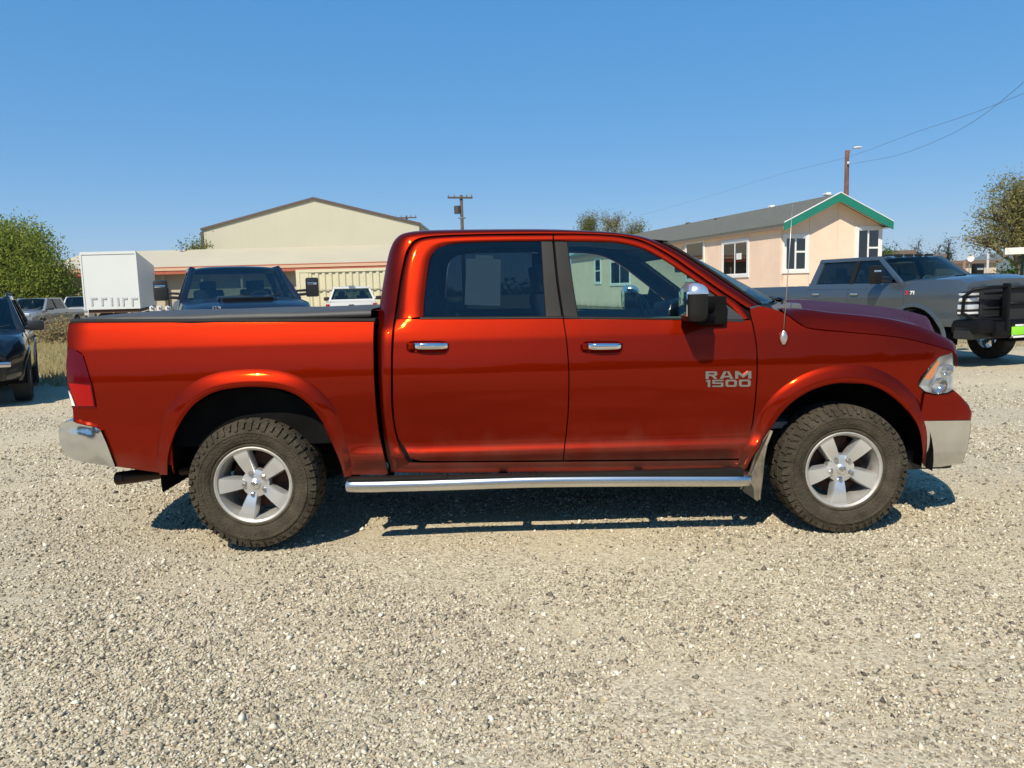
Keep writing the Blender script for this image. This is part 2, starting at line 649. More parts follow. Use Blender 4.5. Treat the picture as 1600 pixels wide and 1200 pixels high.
    b.inputs['Roughness'].default_value = 0.95
    b.inputs['Specular IOR Level'].default_value = 0.15
    L(m3.outputs['Result'], b.inputs['Base Color'])
    bp = nd(nt, 'ShaderNodeBump', invert=True)
    bp.inputs['Strength'].default_value = 0.55
    bp.inputs['Distance'].default_value = 0.004
    L(vo.outputs['Distance'], bp.inputs['Height'])
    nf_ = nd(nt, 'ShaderNodeTexNoise')
    nf_.inputs['Scale'].default_value = 150.0
    nf_.inputs['Detail'].default_value = 5.0
    nf_.inputs['Roughness'].default_value = 0.7
    L(P, nf_.inputs['Vector'])
    b2 = nd(nt, 'ShaderNodeBump')
    b2.inputs['Strength'].default_value = 0.6
    b2.inputs['Distance'].default_value = 0.006
    L(nf_.outputs['Fac'], b2.inputs['Height'])
    L(bp.outputs[0], b2.inputs['Normal'])
    L(b2.outputs[0], b.inputs['Normal'])
    L(b.outputs[0], out.inputs[0])
    return m


def bump_z(x, y):
    """gentle unevenness of the lot, a couple of centimetres at most"""
    return (0.012 * math.sin(0.9 * x + 0.7 * y + 0.5) + 0.010 * math.sin(2.1 * x - 1.3 * y + 1.1)
            + 0.006 * math.sin(4.3 * x + 3.7 * y)) * 0.6 - 0.012


def build_ground():
    xs = sorted(set([-3000, -1500, -600, -250, -100, -50, -25] + [round(v, 3) for v in np.linspace(-12, 12, 97)] + [25, 50, 100, 250, 600, 1500, 3000]))
    ys = sorted(set([-3000, -1200, -400, -120, -40, -15] + [round(v, 3) for v in np.linspace(-6, 14, 81)] + [20, 30, 50, 90, 160, 300, 700, 1500, 3000]))
    rows = []
    for y in ys:
        rows.append([(x, y, bump_z(x, y) if (abs(x) <= 12 and -6 <= y <= 14) else -0.012) for x in xs])
    g = MB().grid(rows).build('gravel_ground', ground_material(), smooth=True)
    tag(g, 'pale tan gravel lot running back to dry grassy dirt', 'ground', kind='structure')


def build_stones():
    """loose stones lying on the near part of the lot"""
    base = []
    for k in range(14):
        r = np.random.default_rng(50 + k)
        v = np.array([(1, 0, 0), (0, 1, 0), (-1, 0, 0), (0, -1, 0), (0, 0, 1), (0, 0, -1)], float)
        v *= r.uniform(0.75, 1.25, (6, 1))
        v += r.normal(0, .16, (6, 3))
        v[4:, :2] += r.normal(0, .35, (2, 2))
        v[:, 2] *= 0.72
        base.append(v)
    base = np.array(base)
    F = np.array([(0, 1, 4), (1, 2, 4), (2, 3, 4), (3, 0, 4), (1, 0, 5), (2, 1, 5), (3, 2, 5), (0, 3, 5)])
    r = np.random.default_rng(5)
    N = 350000
    # density falls with distance from the camera: what lies farther off is left to the ground's own relief
    d = 1.55 + 11.5 * r.random(N) ** 2.15
    half = 0.30 + d * 0.72
    x = CAM[0] + (r.random(N) * 2 - 1) * half
    y = CAM[1] + d
    # stones lie in drifts with bare dusty patches between
    pat = (np.sin(1.7 * x + 0.9 * y) + np.sin(2.9 * y - 1.1 * x + 2) + np.sin(0.8 * x - 2.2 * y + 4)
           + np.sin(5.3 * x + 3.9 * y + 1) * 0.7 + np.sin(-4.1 * x + 6.7 * y) * 0.7)
    # two faint wheel tracks where cars have pressed the lot smooth, and sandy streaks along them
    trk = np.exp(-((y + 2.75 - .05 * x - .12 * np.sin(.5 * x)) / .16) ** 2) + np.exp(-((y + 1.35 - .05 * x - .12 * np.sin(.5 * x)) / .16) ** 2)
    pat = pat - 1.5 * trk + .9 * np.sin(.55 * x + 2.3 * y + 1.0) + .6 * np.sin(-.9 * x + 3.6 * y)
    keep = r.random(N) < np.clip(0.74 + 0.27 * pat, 0.13, 1.0) * np.clip((13.2 - d) / 5.0, 0.0, 1.0)
    x, y, d = x[keep], y[keep], d[keep]
    n = len(x)
    s = np.exp(r.normal(math.log(0.0052), 0.40, n))
    s = np.clip(s, 0.0026, 0.019) * np.clip(0.85 + 0.06 * d, 0.9, 1.4)
    a = r.random(n) * 2 * math.pi
    V = base[r.integers(0, 14, n)] * s[:, None, None]
    tilt = r.normal(0, 0.25, (n, 2))
    V[:, :, 2] += V[:, :, 0] * tilt[:, 0:1] + V[:, :, 1] * tilt[:, 1:2]
    ca, sa = np.cos(a)[:, None], np.sin(a)[:, None]
    X = V[:, :, 0] * ca - V[:, :, 1] * sa + x[:, None]
    Y = V[:, :, 0] * sa + V[:, :, 1] * ca + y[:, None]
    gz = (0.012 * np.sin(0.9 * x + 0.7 * y + 0.5) + 0.010 * np.sin(2.1 * x - 1.3 * y + 1.1)
          + 0.006 * np.sin(4.3 * x + 3.7 * y)) * 0.6 - 0.012
    Z = V[:, :, 2] + (gz + s * 0.28)[:, None]
    co = np.stack([X, Y, Z], axis=2).reshape(-1, 3)
    me = bpy.data.meshes.new('gravel_stones')
    nv, nf = n * 6, n * 8
    me.vertices.add(nv)
    me.vertices.foreach_set('co', co.astype(np.float32).ravel())
    me.loops.add(nf * 3)
    me.polygons.add(nf)
    idx = (F[None] + (np.arange(n) * 6)[:, None, None]).reshape(-1)
    me.loops.foreach_set('vertex_index', idx.astype(np.int32))
    me.polygons.foreach_set('loop_start', (np.arange(nf) * 3).astype(np.int32))
    me.polygons.foreach_set('loop_total', np.full(nf, 3, np.int32))
    me.update(calc_edges=True)
    m, nt, out = new_mat('loose_stone')
    geo = nd(nt, 'ShaderNodeNewGeometry')
    rp = nd(nt, 'ShaderNodeValToRGB')
    el = rp.color_ramp.elements
    el[0].position, el[0].color = 0.0, (0.075, 0.068, 0.056, 1)
    el[1].position, el[1].color = 1.0, (0.84, 0.79, 0.64, 1)
    for p, c in ((0.05, (0.17, 0.15, 0.115, 1)), (0.22, (0.33, 0.285, 0.205, 1)), (0.55, (0.49, 0.43, 0.31, 1)),
                 (0.85, (0.63, 0.57, 0.43, 1)), (0.93, (0.44, 0.33, 0.23, 1)), (0.95, (0.70, 0.65, 0.52, 1))):
        e = el.new(p)
        e.color = c
    nt.links.new(geo.outputs['Random Per Island'], rp.inputs[0])
    b = nd(nt, 'ShaderNodeBsdfPrincipled')
    b.inputs['Roughness'].default_value = 0.85
    b.inputs['Specular IOR Level'].default_value = 0.2
    nt.links.new(rp.outputs[0], b.inputs['Base Color'])
    nt.links.new(b.outputs[0], out.inputs[0])
    me.materials.append(m)
    o = bpy.data.objects.new('gravel_stones', me)
    COL.objects.link(o)
    tag(o, 'loose grey and cream stones strewn over the near gravel', 'gravel', kind='stuff')


# ================================================================ wheels (shared by all vehicles)
def wheel_meshes(R=0.395, W=0.27, rim=0.2325, blocks=52, style=5, fine=True):
    """builders for one wheel lying with its outer face towards -Y, centre at the origin"""
    t = MB()
    h = W / 2
    Rg = R - 0.011
    prof = [(rim - 0.004, -h * 0.80), (rim + 0.004, -h * 0.90), (rim + 0.014, -h * 0.93), (rim + 0.022, -h * 0.90), (rim + 0.03, -h * 0.96),
            (rim + 0.055, -h * 1.03), (rim + (R - rim) * 0.52, -h * 1.05),
            (rim + (R - rim) * 0.56, -h * 1.075), (rim + (R - rim) * 0.62, -h * 1.07), (rim + (R - rim) * 0.64, -h * 1.03),
            (R - 0.035, -h * 0.98), (R - 0.022, -h * 0.93), (Rg - 0.004, -h * 0.82), (Rg, -h * 0.62),
            (Rg + 0.001, 0), (Rg, h * 0.62), (Rg - 0.004, h * 0.82), (R - 0.03, h * 0.95),
            (rim + (R - rim) * 0.5, h * 1.04), (rim + 0.03, h * 0.95), (rim, h * 0.8)]
    t.lathe_y(prof, n=96 if fine else 48, flip=False)
    if fine:
        # tread blocks: four rows, plus shoulder lugs that run down the side wall
        for k in range(blocks):
            a0 = 2 * math.pi * k / blocks
            da = 2 * math.pi / blocks
            rowsb = [(-0.98, -0.60, 0.10, 0.80), (-0.54, -0.06, 0.55, 0.78), (0.04, 0.54, 0.2, 0.78), (0.60, 0.98, 0.62, 0.80)]
            for ri, (y0, y1, off, wd) in enumerate(rowsb):
                a = a0 + off * da
                jag = 0.18 * da * (1 if (k + ri) % 2 else -1)
                pts = [(a, y0 * h), (a + wd * da, y0 * h), (a + wd * da + jag, y1 * h), (a + jag, y1 * h)]
                top, bot = [], []
                for (aa, yy) in pts:
                    edge = abs(yy) / h
                    rt = R - (0.012 if edge > 0.9 else 0.0)
                    top.append((rt * math.cos(aa), yy * 0.985, rt * math.sin(aa)))
                    rb = Rg - (0.012 if edge > 0.9 else 0.003)
                    bot.append((rb * math.cos(aa), yy, rb * math.sin(aa)))
                t.add(bot + top, [(4, 5, 6, 7), (0, 4, 7, 3), (1, 2, 6, 5), (0, 1, 5, 4), (2, 3, 7, 6)])
            for sd in (-1, 1):
                # side lug, alternately long and short
                ln = 0.040 if k % 2 else 0.026
                a = a0 + (0.10 if sd < 0 else 0.62) * da
                r0, r1 = R - 0.012, R - 0.012 - ln
                y0, y1 = sd * h * 0.985, sd * h * 1.075
                ws = 0.72 if k % 2 else 0.55
                P = [(a, r0), (a + ws * da, r0), (a + (ws - 0.10) * da, r1), (a + 0.10 * da, r1)]
                o = [(r * math.cos(q), y1 if r < r0 else y0 + sd * 0.002, r * math.sin(q)) for q, r in P]
                i = [(r * math.cos(q), (sd * h * 0.90), r * math.sin(q)) for q, r in P]
                f = [(4, 5, 6, 7), (0, 4, 7, 3), (1, 2, 6, 5), (0, 1, 5, 4), (2, 3, 7, 6)]
                t.add(i + o, [q if sd < 0 else q[::-1] for q in f])
        # raised relief band on the side wall (small ribs; no lettering)
        rr0, rr1 = rim + (R - rim) * 0.44, rim + (R - rim) * 0.52
        for k in range(72):
            if (k // 9) % 2:
                continue
            a, b = 2 * math.pi * (k + 0.15) / 72, 2 * math.pi * (k + 0.8) / 72
            P = [(a, rr0), (b, rr0), (b, rr1), (a, rr1)]
            o = [(r * math.cos(q), -h * 1.062, r * math.sin(q)) for q, r in P]
            i = [(r * math.cos(q), -h * 1.0, r * math.sin(q)) for q, r in P]
            t.add(i + o, [(4, 5, 6, 7), (0, 4, 7, 3), (1, 2, 6, 5), (0, 1, 5, 4), (2, 3, 7, 6)])
    # rim: lip, barrel, spokes
    b = MB()
    yl = -h * 0.80
    b.lathe_y([(rim + 0.004, yl + 0.006), (rim + 0.004, yl - 0.012), (rim - 0.004, yl - 0.015), (rim - 0.016, yl - 0.008),
               (rim - 0.020, yl + 0.014), (rim - 0.030, yl + 0.040), (rim - 0.034, yl + 0.15), (rim - 0.02, h * 0.8)], n=64)
    sp = MB()
    n = style
    dish = yl + 0.016
    for k in range(n):
        a = math.radians(-92 + 360 / n * k)
        ur = np.array((math.cos(a), 0, math.sin(a)))
        ut = np.array((-math.sin(a), 0, math.cos(a)))
        rows = []
        # (radius, half width face, half width base, face y, base y)
        w = 1.0 if n == 5 else 0.72
        for r, wf, wb, yf, yb in ((0.030, .016, .026, dish + .018, dish + .055), (0.060, .022, .034, dish + .014, dish + .060),
                                  (0.090, .028, .042, dish + .004, dish + .060), (0.140, .036, .050, dish - .008, dish + .050),
                                  (rim - 0.034, .044, .057, dish - .015, dish + .038), (rim - 0.016, .047, .060, dish - .014, dish + .030)):
            c = ur * r
            wf, wb = wf * w, wb * w
            rows.append([c - ut * wb + np.array((0, yb, 0)), c - ut * (wf + .004) + np.array((0, yf + .006, 0)), c - ut * wf + np.array((0, yf, 0)),
                         c + ut * wf + np.array((0, yf, 0)), c + ut * (wf + .004) + np.array((0, yf + .006, 0)), c + ut * wb + np.array((0, yb, 0))])
        sp.grid(rows)
    hub = MB()
    hub.lathe_y([(0.0, dish - .004), (0.022, dish - .003), (0.030, dish + .004), (0.032, dish + .020)], n=28)
    hub.lathe_y([(0.030, dish + .012), (0.062, dish + .016), (0.084, dish + .022), (0.09, dish + .06)], n=40)
    return t, b, sp, hub, dish


_wheel_cache = {}


def add_wheel(parent, loc, side, spec, spin=0.0, kind='wheel', tyre_mat=None, detail=True):
    """side -1: outer face towards -Y, +1: towards +Y (vehicle coordinates)"""
    key = (spec, detail)
    if key not in _wheel_cache:
        R, W, rim, blocks, style = spec
        _wheel_cache[key] = [wheel_meshes(R, W, rim, blocks, style, detail), {}]
    (t, b, sp, hub, dish), made = _wheel_cache[key]
    R, W, rim, blocks, style = spec
    tm = tyre_mat or M['tyre']
    if tm.name not in made:
        tm_ob = {}
        made[tm.name] = tm_ob
        w = MB()
        w.v, w.f = list(b.v), list(b.f)
        first = True
    store = made[tm.name]

    def inst(name, mb, mat, par, smooth, auto=None):
        if name in store:
            o = store[name].copy()
            COL.objects.link(o)
        else:
            o = mb.build(name, mat, None, smooth, auto)
            store[name] = o
        o.parent = par
        return o
    wo_ = inst('wheel', b, M['alloy_in'] if detail else M['alloy'], parent, True, 40)
    wo_.location = loc
    wo_.rotation_euler = (0, spin, 0) if side < 0 else (0, spin, math.pi)
    ty = inst('tyre', t, tm, wo_, not detail, None if detail else 40)
    inst('spoke_face', sp, M['alloy'], wo_, True, 35)
    inst('hub', hub, M['alloy'], wo_, True, 40)
    if detail:
        for k in range(style):
            a = math.radians(-92 + 360 / style * k)
            nm = 'lug_nut'
            lm = MB()
            lm.lathe_y([(0.0, -0.018), (0.009, -0.018), (0.0145, -0.004), (0.0145, 0.012)], n=6)
            lm.lathe_y([(0.0145, 0.001), (0.0205, 0.003), (0.0205, 0.014)], n=16)
            if nm in store:
                o = store[nm].copy()
                COL.objects.link(o)
            else:
                o = lm.build(nm, M['lug'], None, False)
                store[nm] = o
            o.parent = wo_
            o.location = (0.068 * math.cos(a), dish + 0.012, 0.068 * math.sin(a))
        # small embossed ram's head on the cap
        em = MB()
        y = dish - 0.006
        em.prism([(-.006, y, .012), (.006, y, .012), (.008, y, .002), (.004, y, -.014), (-.004, y, -.014), (-.008, y, .002)], (0, .003, 0))
        for s in (-1, 1):
            em.tube([(s * .005, y, .012), (s * .013, y, .014), (s * .018, y, .006), (s * .016, y, -.004), (s * .011, y, -.004), (s * .011, y, .002)],
                    [.003, .0035, .0035, .003, .0025, .0015], 6)
        inst('emblem', em, M['lug'], wo_, True, 40)
        dm = MB()
        dm.lathe_y([(0.0, -0.005), (0.07, -0.005), (0.08, 0.02), (0.168, 0.02), (0.168, 0.045), (0.0, 0.045)], n=40)
        dm.box((-0.06, 0.0, 0.10), (0.06, 0.07, 0.185), 0.012)
        inst('brake_disc', dm, M['rust'], wo_, True, 40)
    return wo_

# ================================================================ the red pickup
S0 = interp_smooth([.30, .42, .47, .505, .53, .555, .585, .615, .66, .745, .762, .94, 1.03, 1.06, 1.222, 1.234, 1.248, 1.338, 1.360, 1.385, 1.42, 1.60, 1.80, 1.86, 1.90, 1.96],
                   [.86, .925, .940, .950, .961, .966, .952, .946, .950, .961, .966, .9915, .9970, .9955, .9720, .9700, .9660, .9350, .9265, .9155, .903, .842, .765, .738, .705, .60])


S0B = interp_smooth([.30, .42, .47, .55, .66, .76], [.87, .925, .942, .954, .962, .970])


def S(X, z):
    s = S0(z)
    if z < .76:
        w = min(1.0, max(0.0, (-1.08 - X) / .25, (X - 1.28) / .25))
        w = w * w * (3 - 2 * w)
        s = s * (1 - w) + S0B(z) * w
    t = min(max(0.0, (X - 1.9) / .95), 1.15)
    s -= .30 * t ** 2.4
    t = min(max(0.0, (-2.72 - X) / .28), 1.2)
    s -= .13 * t ** 2
    if z > 1.30:
        k = min(1.0, (z - 1.30) / 0.10)
        t = min(max(0.0, (-.80 - X) / .16), 1.4)
        if X > -1.024:
            s -= k * .085 * t ** 2
    return s


def sp(u, v, off=0.0):
    """pixel on the near flank -> point on the flank surface (pushed out by off)"""
    r = ray(u, v)
    y = -0.96
    for _ in range(9):
        p = CAM + r * ((y - CAM[1]) / r[1])
        y = 0.5 * y + 0.5 * -(S(p[0], p[2]) + off)
    p = CAM + r * ((y - CAM[1]) / r[1])
    return p


def mirror(pts, side):
    """side -1: near flank as traced, +1: far flank"""
    return [(p[0], -p[1] if side > 0 else p[1], p[2]) for p in pts]


def edge_params(n, e=0.012):
    return np.concatenate([[0.0, e], np.linspace(0, 1, n)[1:-1], [1 - e, 1.0]])


def flanged(rows, depth=0.016, edges='lrtb'):
    """close a panel's rim with a return flange turned inwards (towards the truck's centre line)"""
    rows = [[np.array(p, float) for p in r] for r in rows]

    def inn(p):
        q = p.copy()
        q[1] += depth if p[1] < 0 else -depth
        return q
    if 'b' in edges:
        rows = [[inn(p) for p in rows[0]]] + rows
    if 't' in edges:
        rows = rows + [[inn(p) for p in rows[-1]]]
    out = []
    for k, r in enumerate(rows):
        r = list(r)
        if 'l' in edges:
            r = [inn(rows[k][0])] + r
        if 'r' in edges:
            r = r + [inn(rows[k][-1])]
        out.append(r)
    return out


def yint(P):
    """boundary as a function x(y) from a px polyline"""
    P = sorted(P, key=lambda q: q[1])
    ys = [q[1] for q in P]
    xs = [q[0] for q in P]
    g = interp_smooth(ys, xs)
    return g


def xint(P, smooth=True):
    P = sorted(P)
    xs = [q[0] for q in P]
    ys = [q[1] for q in P]
    if smooth:
        return interp_smooth(xs, ys)
    return lambda x: float(np.interp(x, xs, ys))


def px_panel(L, Rr, yb, yt, us, vs_, off=0.0, split=None):
    """panel between left/right boundaries x(y) and bottom/top boundaries y(x), all read in the photograph"""
    rows = []
    for v in vs_:
        row = []
        for u in us:
            x, y = 800, 600
            xa, xb = L(600), Rr(600)
            x = xa + (xb - xa) * u
            for _ in range(14):
                if split is None:
                    y = yb(x) + (yt(x) - yb(x)) * v
                elif v > .5:
                    y = split + (yt(x) - split) * (v - .5) * 2
                else:
                    y = yb(x) + (split - yb(x)) * v * 2
                x = 0.4 * x + 0.6 * (L(y) + (Rr(y) - L(y)) * u)
            row.append(sp(x, y, off))
        rows.append(row)
    return rows


def px_strip(A, B, n, ts, offs, smooth=True):
    """strip between two px polylines paired point by point; ts blend A->B, offs push the surface out"""
    A = catmull(A, n) if smooth else arc_resample(A, n, False)
    B = catmull(B, n) if smooth else arc_resample(B, n, False)
    return [[sp(*(a + (b - a) * t), off=o) for a, b in zip(A, B)] for t, o in zip(ts, offs)]


def patch(bottom, right, top, left, nu, nv, off=0.0):
    """Coons patch in the photograph's plane: bottom & top run left->right, left & right run bottom->top"""
    Bt, Tp = arc_resample(bottom, nu, False), arc_resample(top, nu, False)
    Lf, Rt = arc_resample(left, nv, False), arc_resample(right, nv, False)
    rows = []
    for j in range(nv):
        v = j / (nv - 1)
        row = []
        for i in range(nu):
            u = i / (nu - 1)
            p = ((1 - v) * Bt[i] + v * Tp[i] + (1 - u) * Lf[j] + u * Rt[j]
                 - ((1 - u) * (1 - v) * Bt[0] + u * (1 - v) * Bt[-1] + (1 - u) * v * Tp[0] + u * v * Tp[-1]))
            row.append(sp(p[0], p[1], off))
        rows.append(row)
    return rows


def both(rows, side):
    return [mirror(r, side) for r in rows]


RD_L = yint([(622, 492), (617, 512), (615, 540), (614, 575), (614.3, 620), (616.5, 655), (622, 682), (637, 707), (642, 721)])
B_LINE = [(864, 366), (871, 440), (879, 493), (882.5, 513), (886.5, 545), (889, 590), (888, 640), (885.5, 670), (882, 700), (880, 722)]
FD_R = yint([(1171, 492), (1174.5, 505), (1178.5, 525), (1181.5, 548), (1182, 580), (1180, 615), (1176.5, 650), (1169, 690), (1158, 722)])
REAR_ARCH = [(262, 742), (263, 715), (270, 688), (282, 660), (300, 635), (325, 617), (355, 608), (395, 604.5), (432, 607), (462, 617),
             (488, 638), (506, 664), (520, 696), (531, 722), (538, 746)]
FRONT_ARCH = [(1160, 742), (1171, 722), (1186, 700), (1204, 670), (1226, 640), (1250, 620), (1278, 606), (1312, 598.5), (1348, 599.5),
              (1378, 609), (1402, 626), (1421, 646), (1434, 667), (1440, 692), (1443, 728)]
WHEEL_SPEC = (0.393, 0.275, 0.2325, 54, 5)


def tube_strip_back(rows, dy):
    return rows


def build_truck():
    T = empty('red_pickup_truck', (0, 0, 0), 0,
              'copper red crew cab pickup with black bed cover parked broadside on the gravel', 'pickup truck')
    red = M['red']
    for sd in (-1, 1):
        # ---------------- bed side
        tail_edge = yint([(110, 506), (112, 520), (120, 545), (129, 553), (136, 577), (144, 602), (150, 636), (156, 668), (164, 690), (181, 729), (186, 740)])
        front_edge = yint([(584, 503), (583, 530), (583.5, 570), (586, 620), (591, 670), (598, 705), (606, 738)])

        def bed_bottom(x):
            if x <= 262:
                return 729 + (x - 181) * 0.14 if x > 181 else 729
            if x >= 538:
                return 741.5
            return arch_r(x)
        arch_r = xint([(262, 740)] + [(263.5, 715)] + REAR_ARCH[2:-1] + [(538, 741)])
        us = sorted(set([0, .012] + list(np.linspace(0.03, .97, 46)) + [.3315, .333, .335, .34, .35, .9, .905, .91, .988, 1.0]))
        vs2 = edge_params(34, 0.01)
        rows = px_panel(tail_edge, front_edge, bed_bottom, lambda x: 504.6 - 0.003 * (x - 110), us, np.concatenate([edge_params(24, .01) * .5, .5 + .5 * edge_params(26, .01)[1:]]), split=580)
        m = MB().grid(both(flanged(rows, 0.02, 'rtb'), sd))
        # corner above and filler below the tail lamp
        m.grid(both(patch([(105.5, 543), (112, 544.3), (121, 547.5), (129, 553)], [(129, 553), (120, 545), (112, 520), (110, 504.6)], [(107.5, 504.6), (110, 504.6)], [(105.5, 543), (105, 525), (107.5, 504.6)], 8, 10), sd))
        m.grid(both(patch([(115, 661), (150, 668), (156.5, 669)], [(156.5, 669), (150, 636)], [(113.5, 636), (150, 636)], [(115, 661), (113.5, 636)], 8, 8, -.002), sd))
        m.build('bed_side', red, T, True, 50)
        # rail cap
        m = MB()
        A = [sp(110, 503.4, 0.003), sp(300, 503.2, 0.003), sp(586, 502.2, 0.003)]
        for p, q in zip(A[:-1], A[1:]):
            rr = []
            for e in (p, q):
                rr.append([(e[0], e[1] + .0, e[2] - .010), (e[0], e[1] - .004, e[2] + .004), (e[0], e[1] + .008, e[2] + .018),
                           (e[0], e[1] + .10, e[2] + .019), (e[0], e[1] + .10, e[2] - .03)])
            m.grid(both(rr, sd))
        m.build('bed_rail_cap', M['satin'], T, True, 40)
        # ---------------- flares
        for nm, arch, hubpx in (('rear', REAR_ARCH, (397, 757)), ('front', FRONT_ARCH, (1317, 733))):
            P = arc_resample(arch, 61)
            rws = [[] for _ in range(8)]
            for i, p in enumerate(P):
                a = i / (len(P) - 1)
                tng = P[min(i + 1, len(P) - 1)] - P[max(i - 1, 0)]
                nrm = np.array((tng[1], -tng[0]))
                nrm = nrm / np.linalg.norm(nrm)          # outwards from the wheel (up in the picture has y smaller)
                if nrm @ (p - np.array(hubpx)) < 0:
                    nrm = -nrm
                w = 29.0 * (0.42 + 0.58 * min(1.0, min(a, 1 - a) / 0.22) ** 0.8)
                if nm == 'front':
                    w *= 1.0 if a < .6 else 1.0 - 0.35 * (a - .6) / .4
                pr = min(1.0, 0.55 + min(a, 1 - a) / 0.25)
                for k, (d, o) in enumerate(((1.0, -.003), (.95, .003), (.65, .0165), (.34, .030), (.27, .032), (.06, .033), (0.0, .028), (0.0, -.05))):
                    q = p + nrm * w * d
                    rws[k].append(sp(q[0], q[1], o * pr if o > 0 else o))
            MB().grid(both(rws, sd)).build('wheel_arch_flare', red, T, True, 50)
        # ---------------- doors
        for dn in ('rear_door', 'front_door'):
            if dn == 'rear_door':
                Lb, Rb = RD_L, (lambda y, g=yint(B_LINE): g(y) - 0.9)
                bot = xint([(640, 715.5), (650, 719), (662, 720.3), (760, 720), (882, 719)])
                top = lambda x: 499.0 - 0.003 * (x - 620)
                outer = [(620.5, 499), (624, 468), (628.5, 437), (633.5, 411), (640, 390.5), (648, 379.5), (662, 373.2), (692, 369.8), (755, 367.6), (863.5, 366.6)]
                inner = [(661.5, 494.5), (662.5, 470), (666, 440), (670.5, 409), (676, 396.5), (684, 388.2), (699, 382.2), (728, 379.3), (790, 377.6), (863.5, 377)]
                glass = dict(bottom=[(662.5, 495.5), (852.5, 495.5)], right=[(852.5, 495.5), (849, 440), (845, 377)],
                             top=[(684, 387), (699, 381.5), (728, 378.5), (790, 377), (845, 377)],
                             left=[(662.5, 495.5), (663.5, 470), (667, 440), (671.5, 409), (677, 395), (684, 387)])
            else:
                Lb, Rb = (lambda y, g=yint(B_LINE): g(y) + 0.9), FD_R
                bot = xint([(880, 719), (1000, 718), (1100, 717.4), (1150, 716.8), (1160, 716)])
                top = lambda x: 498.6 + 0.0055 * (x - 880)
                outer = [(865.5, 366.6), (900, 366.2), (945, 367.6), (976, 371), (1010, 380.2), (1049, 402), (1087, 428.5), (1125, 455.5), (1155, 475.5), (1171.5, 497)]
                inner = [(866, 377), (895, 377.6), (940, 378.3), (970, 380.6), (1003, 389), (1036, 406), (1069, 428), (1103, 452), (1140, 480), (1160, 499.5)]
                glass = dict(bottom=[(903.5, 497), (1161, 502)], right=[(1161, 502), (1158, 496), (1130, 472)],
                             top=[(886.5, 377.6), (940, 378), (970, 380.4), (1003, 388.8), (1036, 405.7), (1069, 427.7), (1103, 451.8), (1130, 472)],
                             left=[(903.5, 497), (895, 440), (886.5, 377.6)])
            vsd = np.concatenate([[0, .008], np.linspace(.02, .98, 54), [.992, 1]])
            rows = px_panel(Lb, Rb, bot, top, edge_params(16, 0.012), vsd)
            D = MB().grid(both(flanged(rows, 0.014), sd)).build(dn, red, T, True, 50)
            # window frame round the glass
            n = 60
            fr = px_strip(outer, inner, n, (0, .06, .3, .62, .80, .90, 1.0, 1.0), (-.015, 0, .0015, .0015, .0, -.004, -.009, -.035))
            MB().grid(both(fr, sd)).build('window_frame', red, D, True, 60)
            g = patch(glass['bottom'], glass['right'], glass['top'], glass['left'], 24, 14, -.012)
            MB().grid(both(g, sd)).build('window_glass', M['glass_r'] if dn == 'rear_door' else M['glass_f'], D, True)
            # belt strip under the glass
            if dn == 'rear_door':
                A, B2 = [(655, 499.2), (760, 498.8), (880, 498)], [(657, 495), (760, 494.6), (879, 493.6)]
            else:
                A, B2 = [(882, 498.2), (1000, 499.2), (1164, 501.5)], [(880, 494.2), (1000, 495.4), (1160, 498.5)]
            st = px_strip(A, B2, 12, (0, .25, .8, 1, 1), (-.002, .006, .006, .001, -.02))
            MB().grid(both(st, sd)).build('belt_moulding', M['satin'], D, True, 50)
            # black pillar trim either side of the door gap
            if dn == 'rear_door':
                A, B2 = [(863.8, 377.4), (870.2, 440), (878.3, 493.5)], [(845, 377.4), (848.5, 440), (852, 494.5)]
            else:
                A, B2 = [(865.8, 377.4), (872.0, 440), (880.0, 494)], [(886.8, 377.8), (895, 440), (904, 497)]
            st = px_strip(A, B2, 14, (0, .05, .5, .95, 1), (-.012, .003, .003, .002, -.014))
            MB().grid(both(st, sd)).build('pillar_trim', M['satin'], D, True, 50)
            # handle: bowl, chrome grip and painted cap
            hx, hy = (634, 532.5) if dn == 'rear_door' else (906, 533)
            bowl = []
            for k in range(36):
                a = 2 * math.pi * k / 36
                cx, cy = hx + 34, hy + 9.3
                bx = cx + 33.5 * np.sign(math.cos(a)) * abs(math.cos(a)) ** 0.35
                by = cy + 9.6 * np.sign(math.sin(a)) * abs(math.sin(a)) ** 0.6
                bowl.append((bx, by))
            rr = []
            for t_, o in ((1.0, .0005), (.97, .005), (.93, .006), (.88, .002), (.84, .0006), (.5, .0006), (0.02, .0006)):
                rr.append([sp(hx + 34 + (bx - hx - 34) * (t_ if t_ < .84 else 1 - (1 - t_) * .6), hy + 9.3 + (by - hy - 9.3) * t_, o) for bx, by in bowl])
            MB().grid(both(rr, sd), close_u=True).build('handle_bowl', red, D, True, 50)
            c0, c1 = sp(hx + 13, hy + 8.6, .030), sp(hx + 65, hy + 8.2, .030)
            m = MB()
            ll = []
            for k, t_ in enumerate(np.linspace(0, 1, 9)):
                c = c0 + (c1 - c0) * t_
                bow = .006 * math.sin(math.pi * t_) - (0.020 if k in (0, 8) else 0)
                ring = []
                for q in range(12):
                    a = 2 * math.pi * q / 12
                    ring.append((c[0], c[1] - bow + .010 * math.cos(a), c[2] + (.0205 - .003 * abs(t_ - .4)) * math.copysign(abs(math.sin(a)) ** .7, math.sin(a))))
                ll.append(ring)
            m.grid(both(ll, sd), close_u=True)
            m.build('door_handle', M['chrome'], D, True, 60)
            c = sp(hx + 8.5, hy + 8.6, .018)
            m = MB().box((c[0] - .017, c[1] - .008, c[2] - .018), (c[0] + .015, c[1] + .02, c[2] + .018), .005)
            m.v = mirror(m.v, sd)
            m.build('handle_cap', red, D, True, 50)
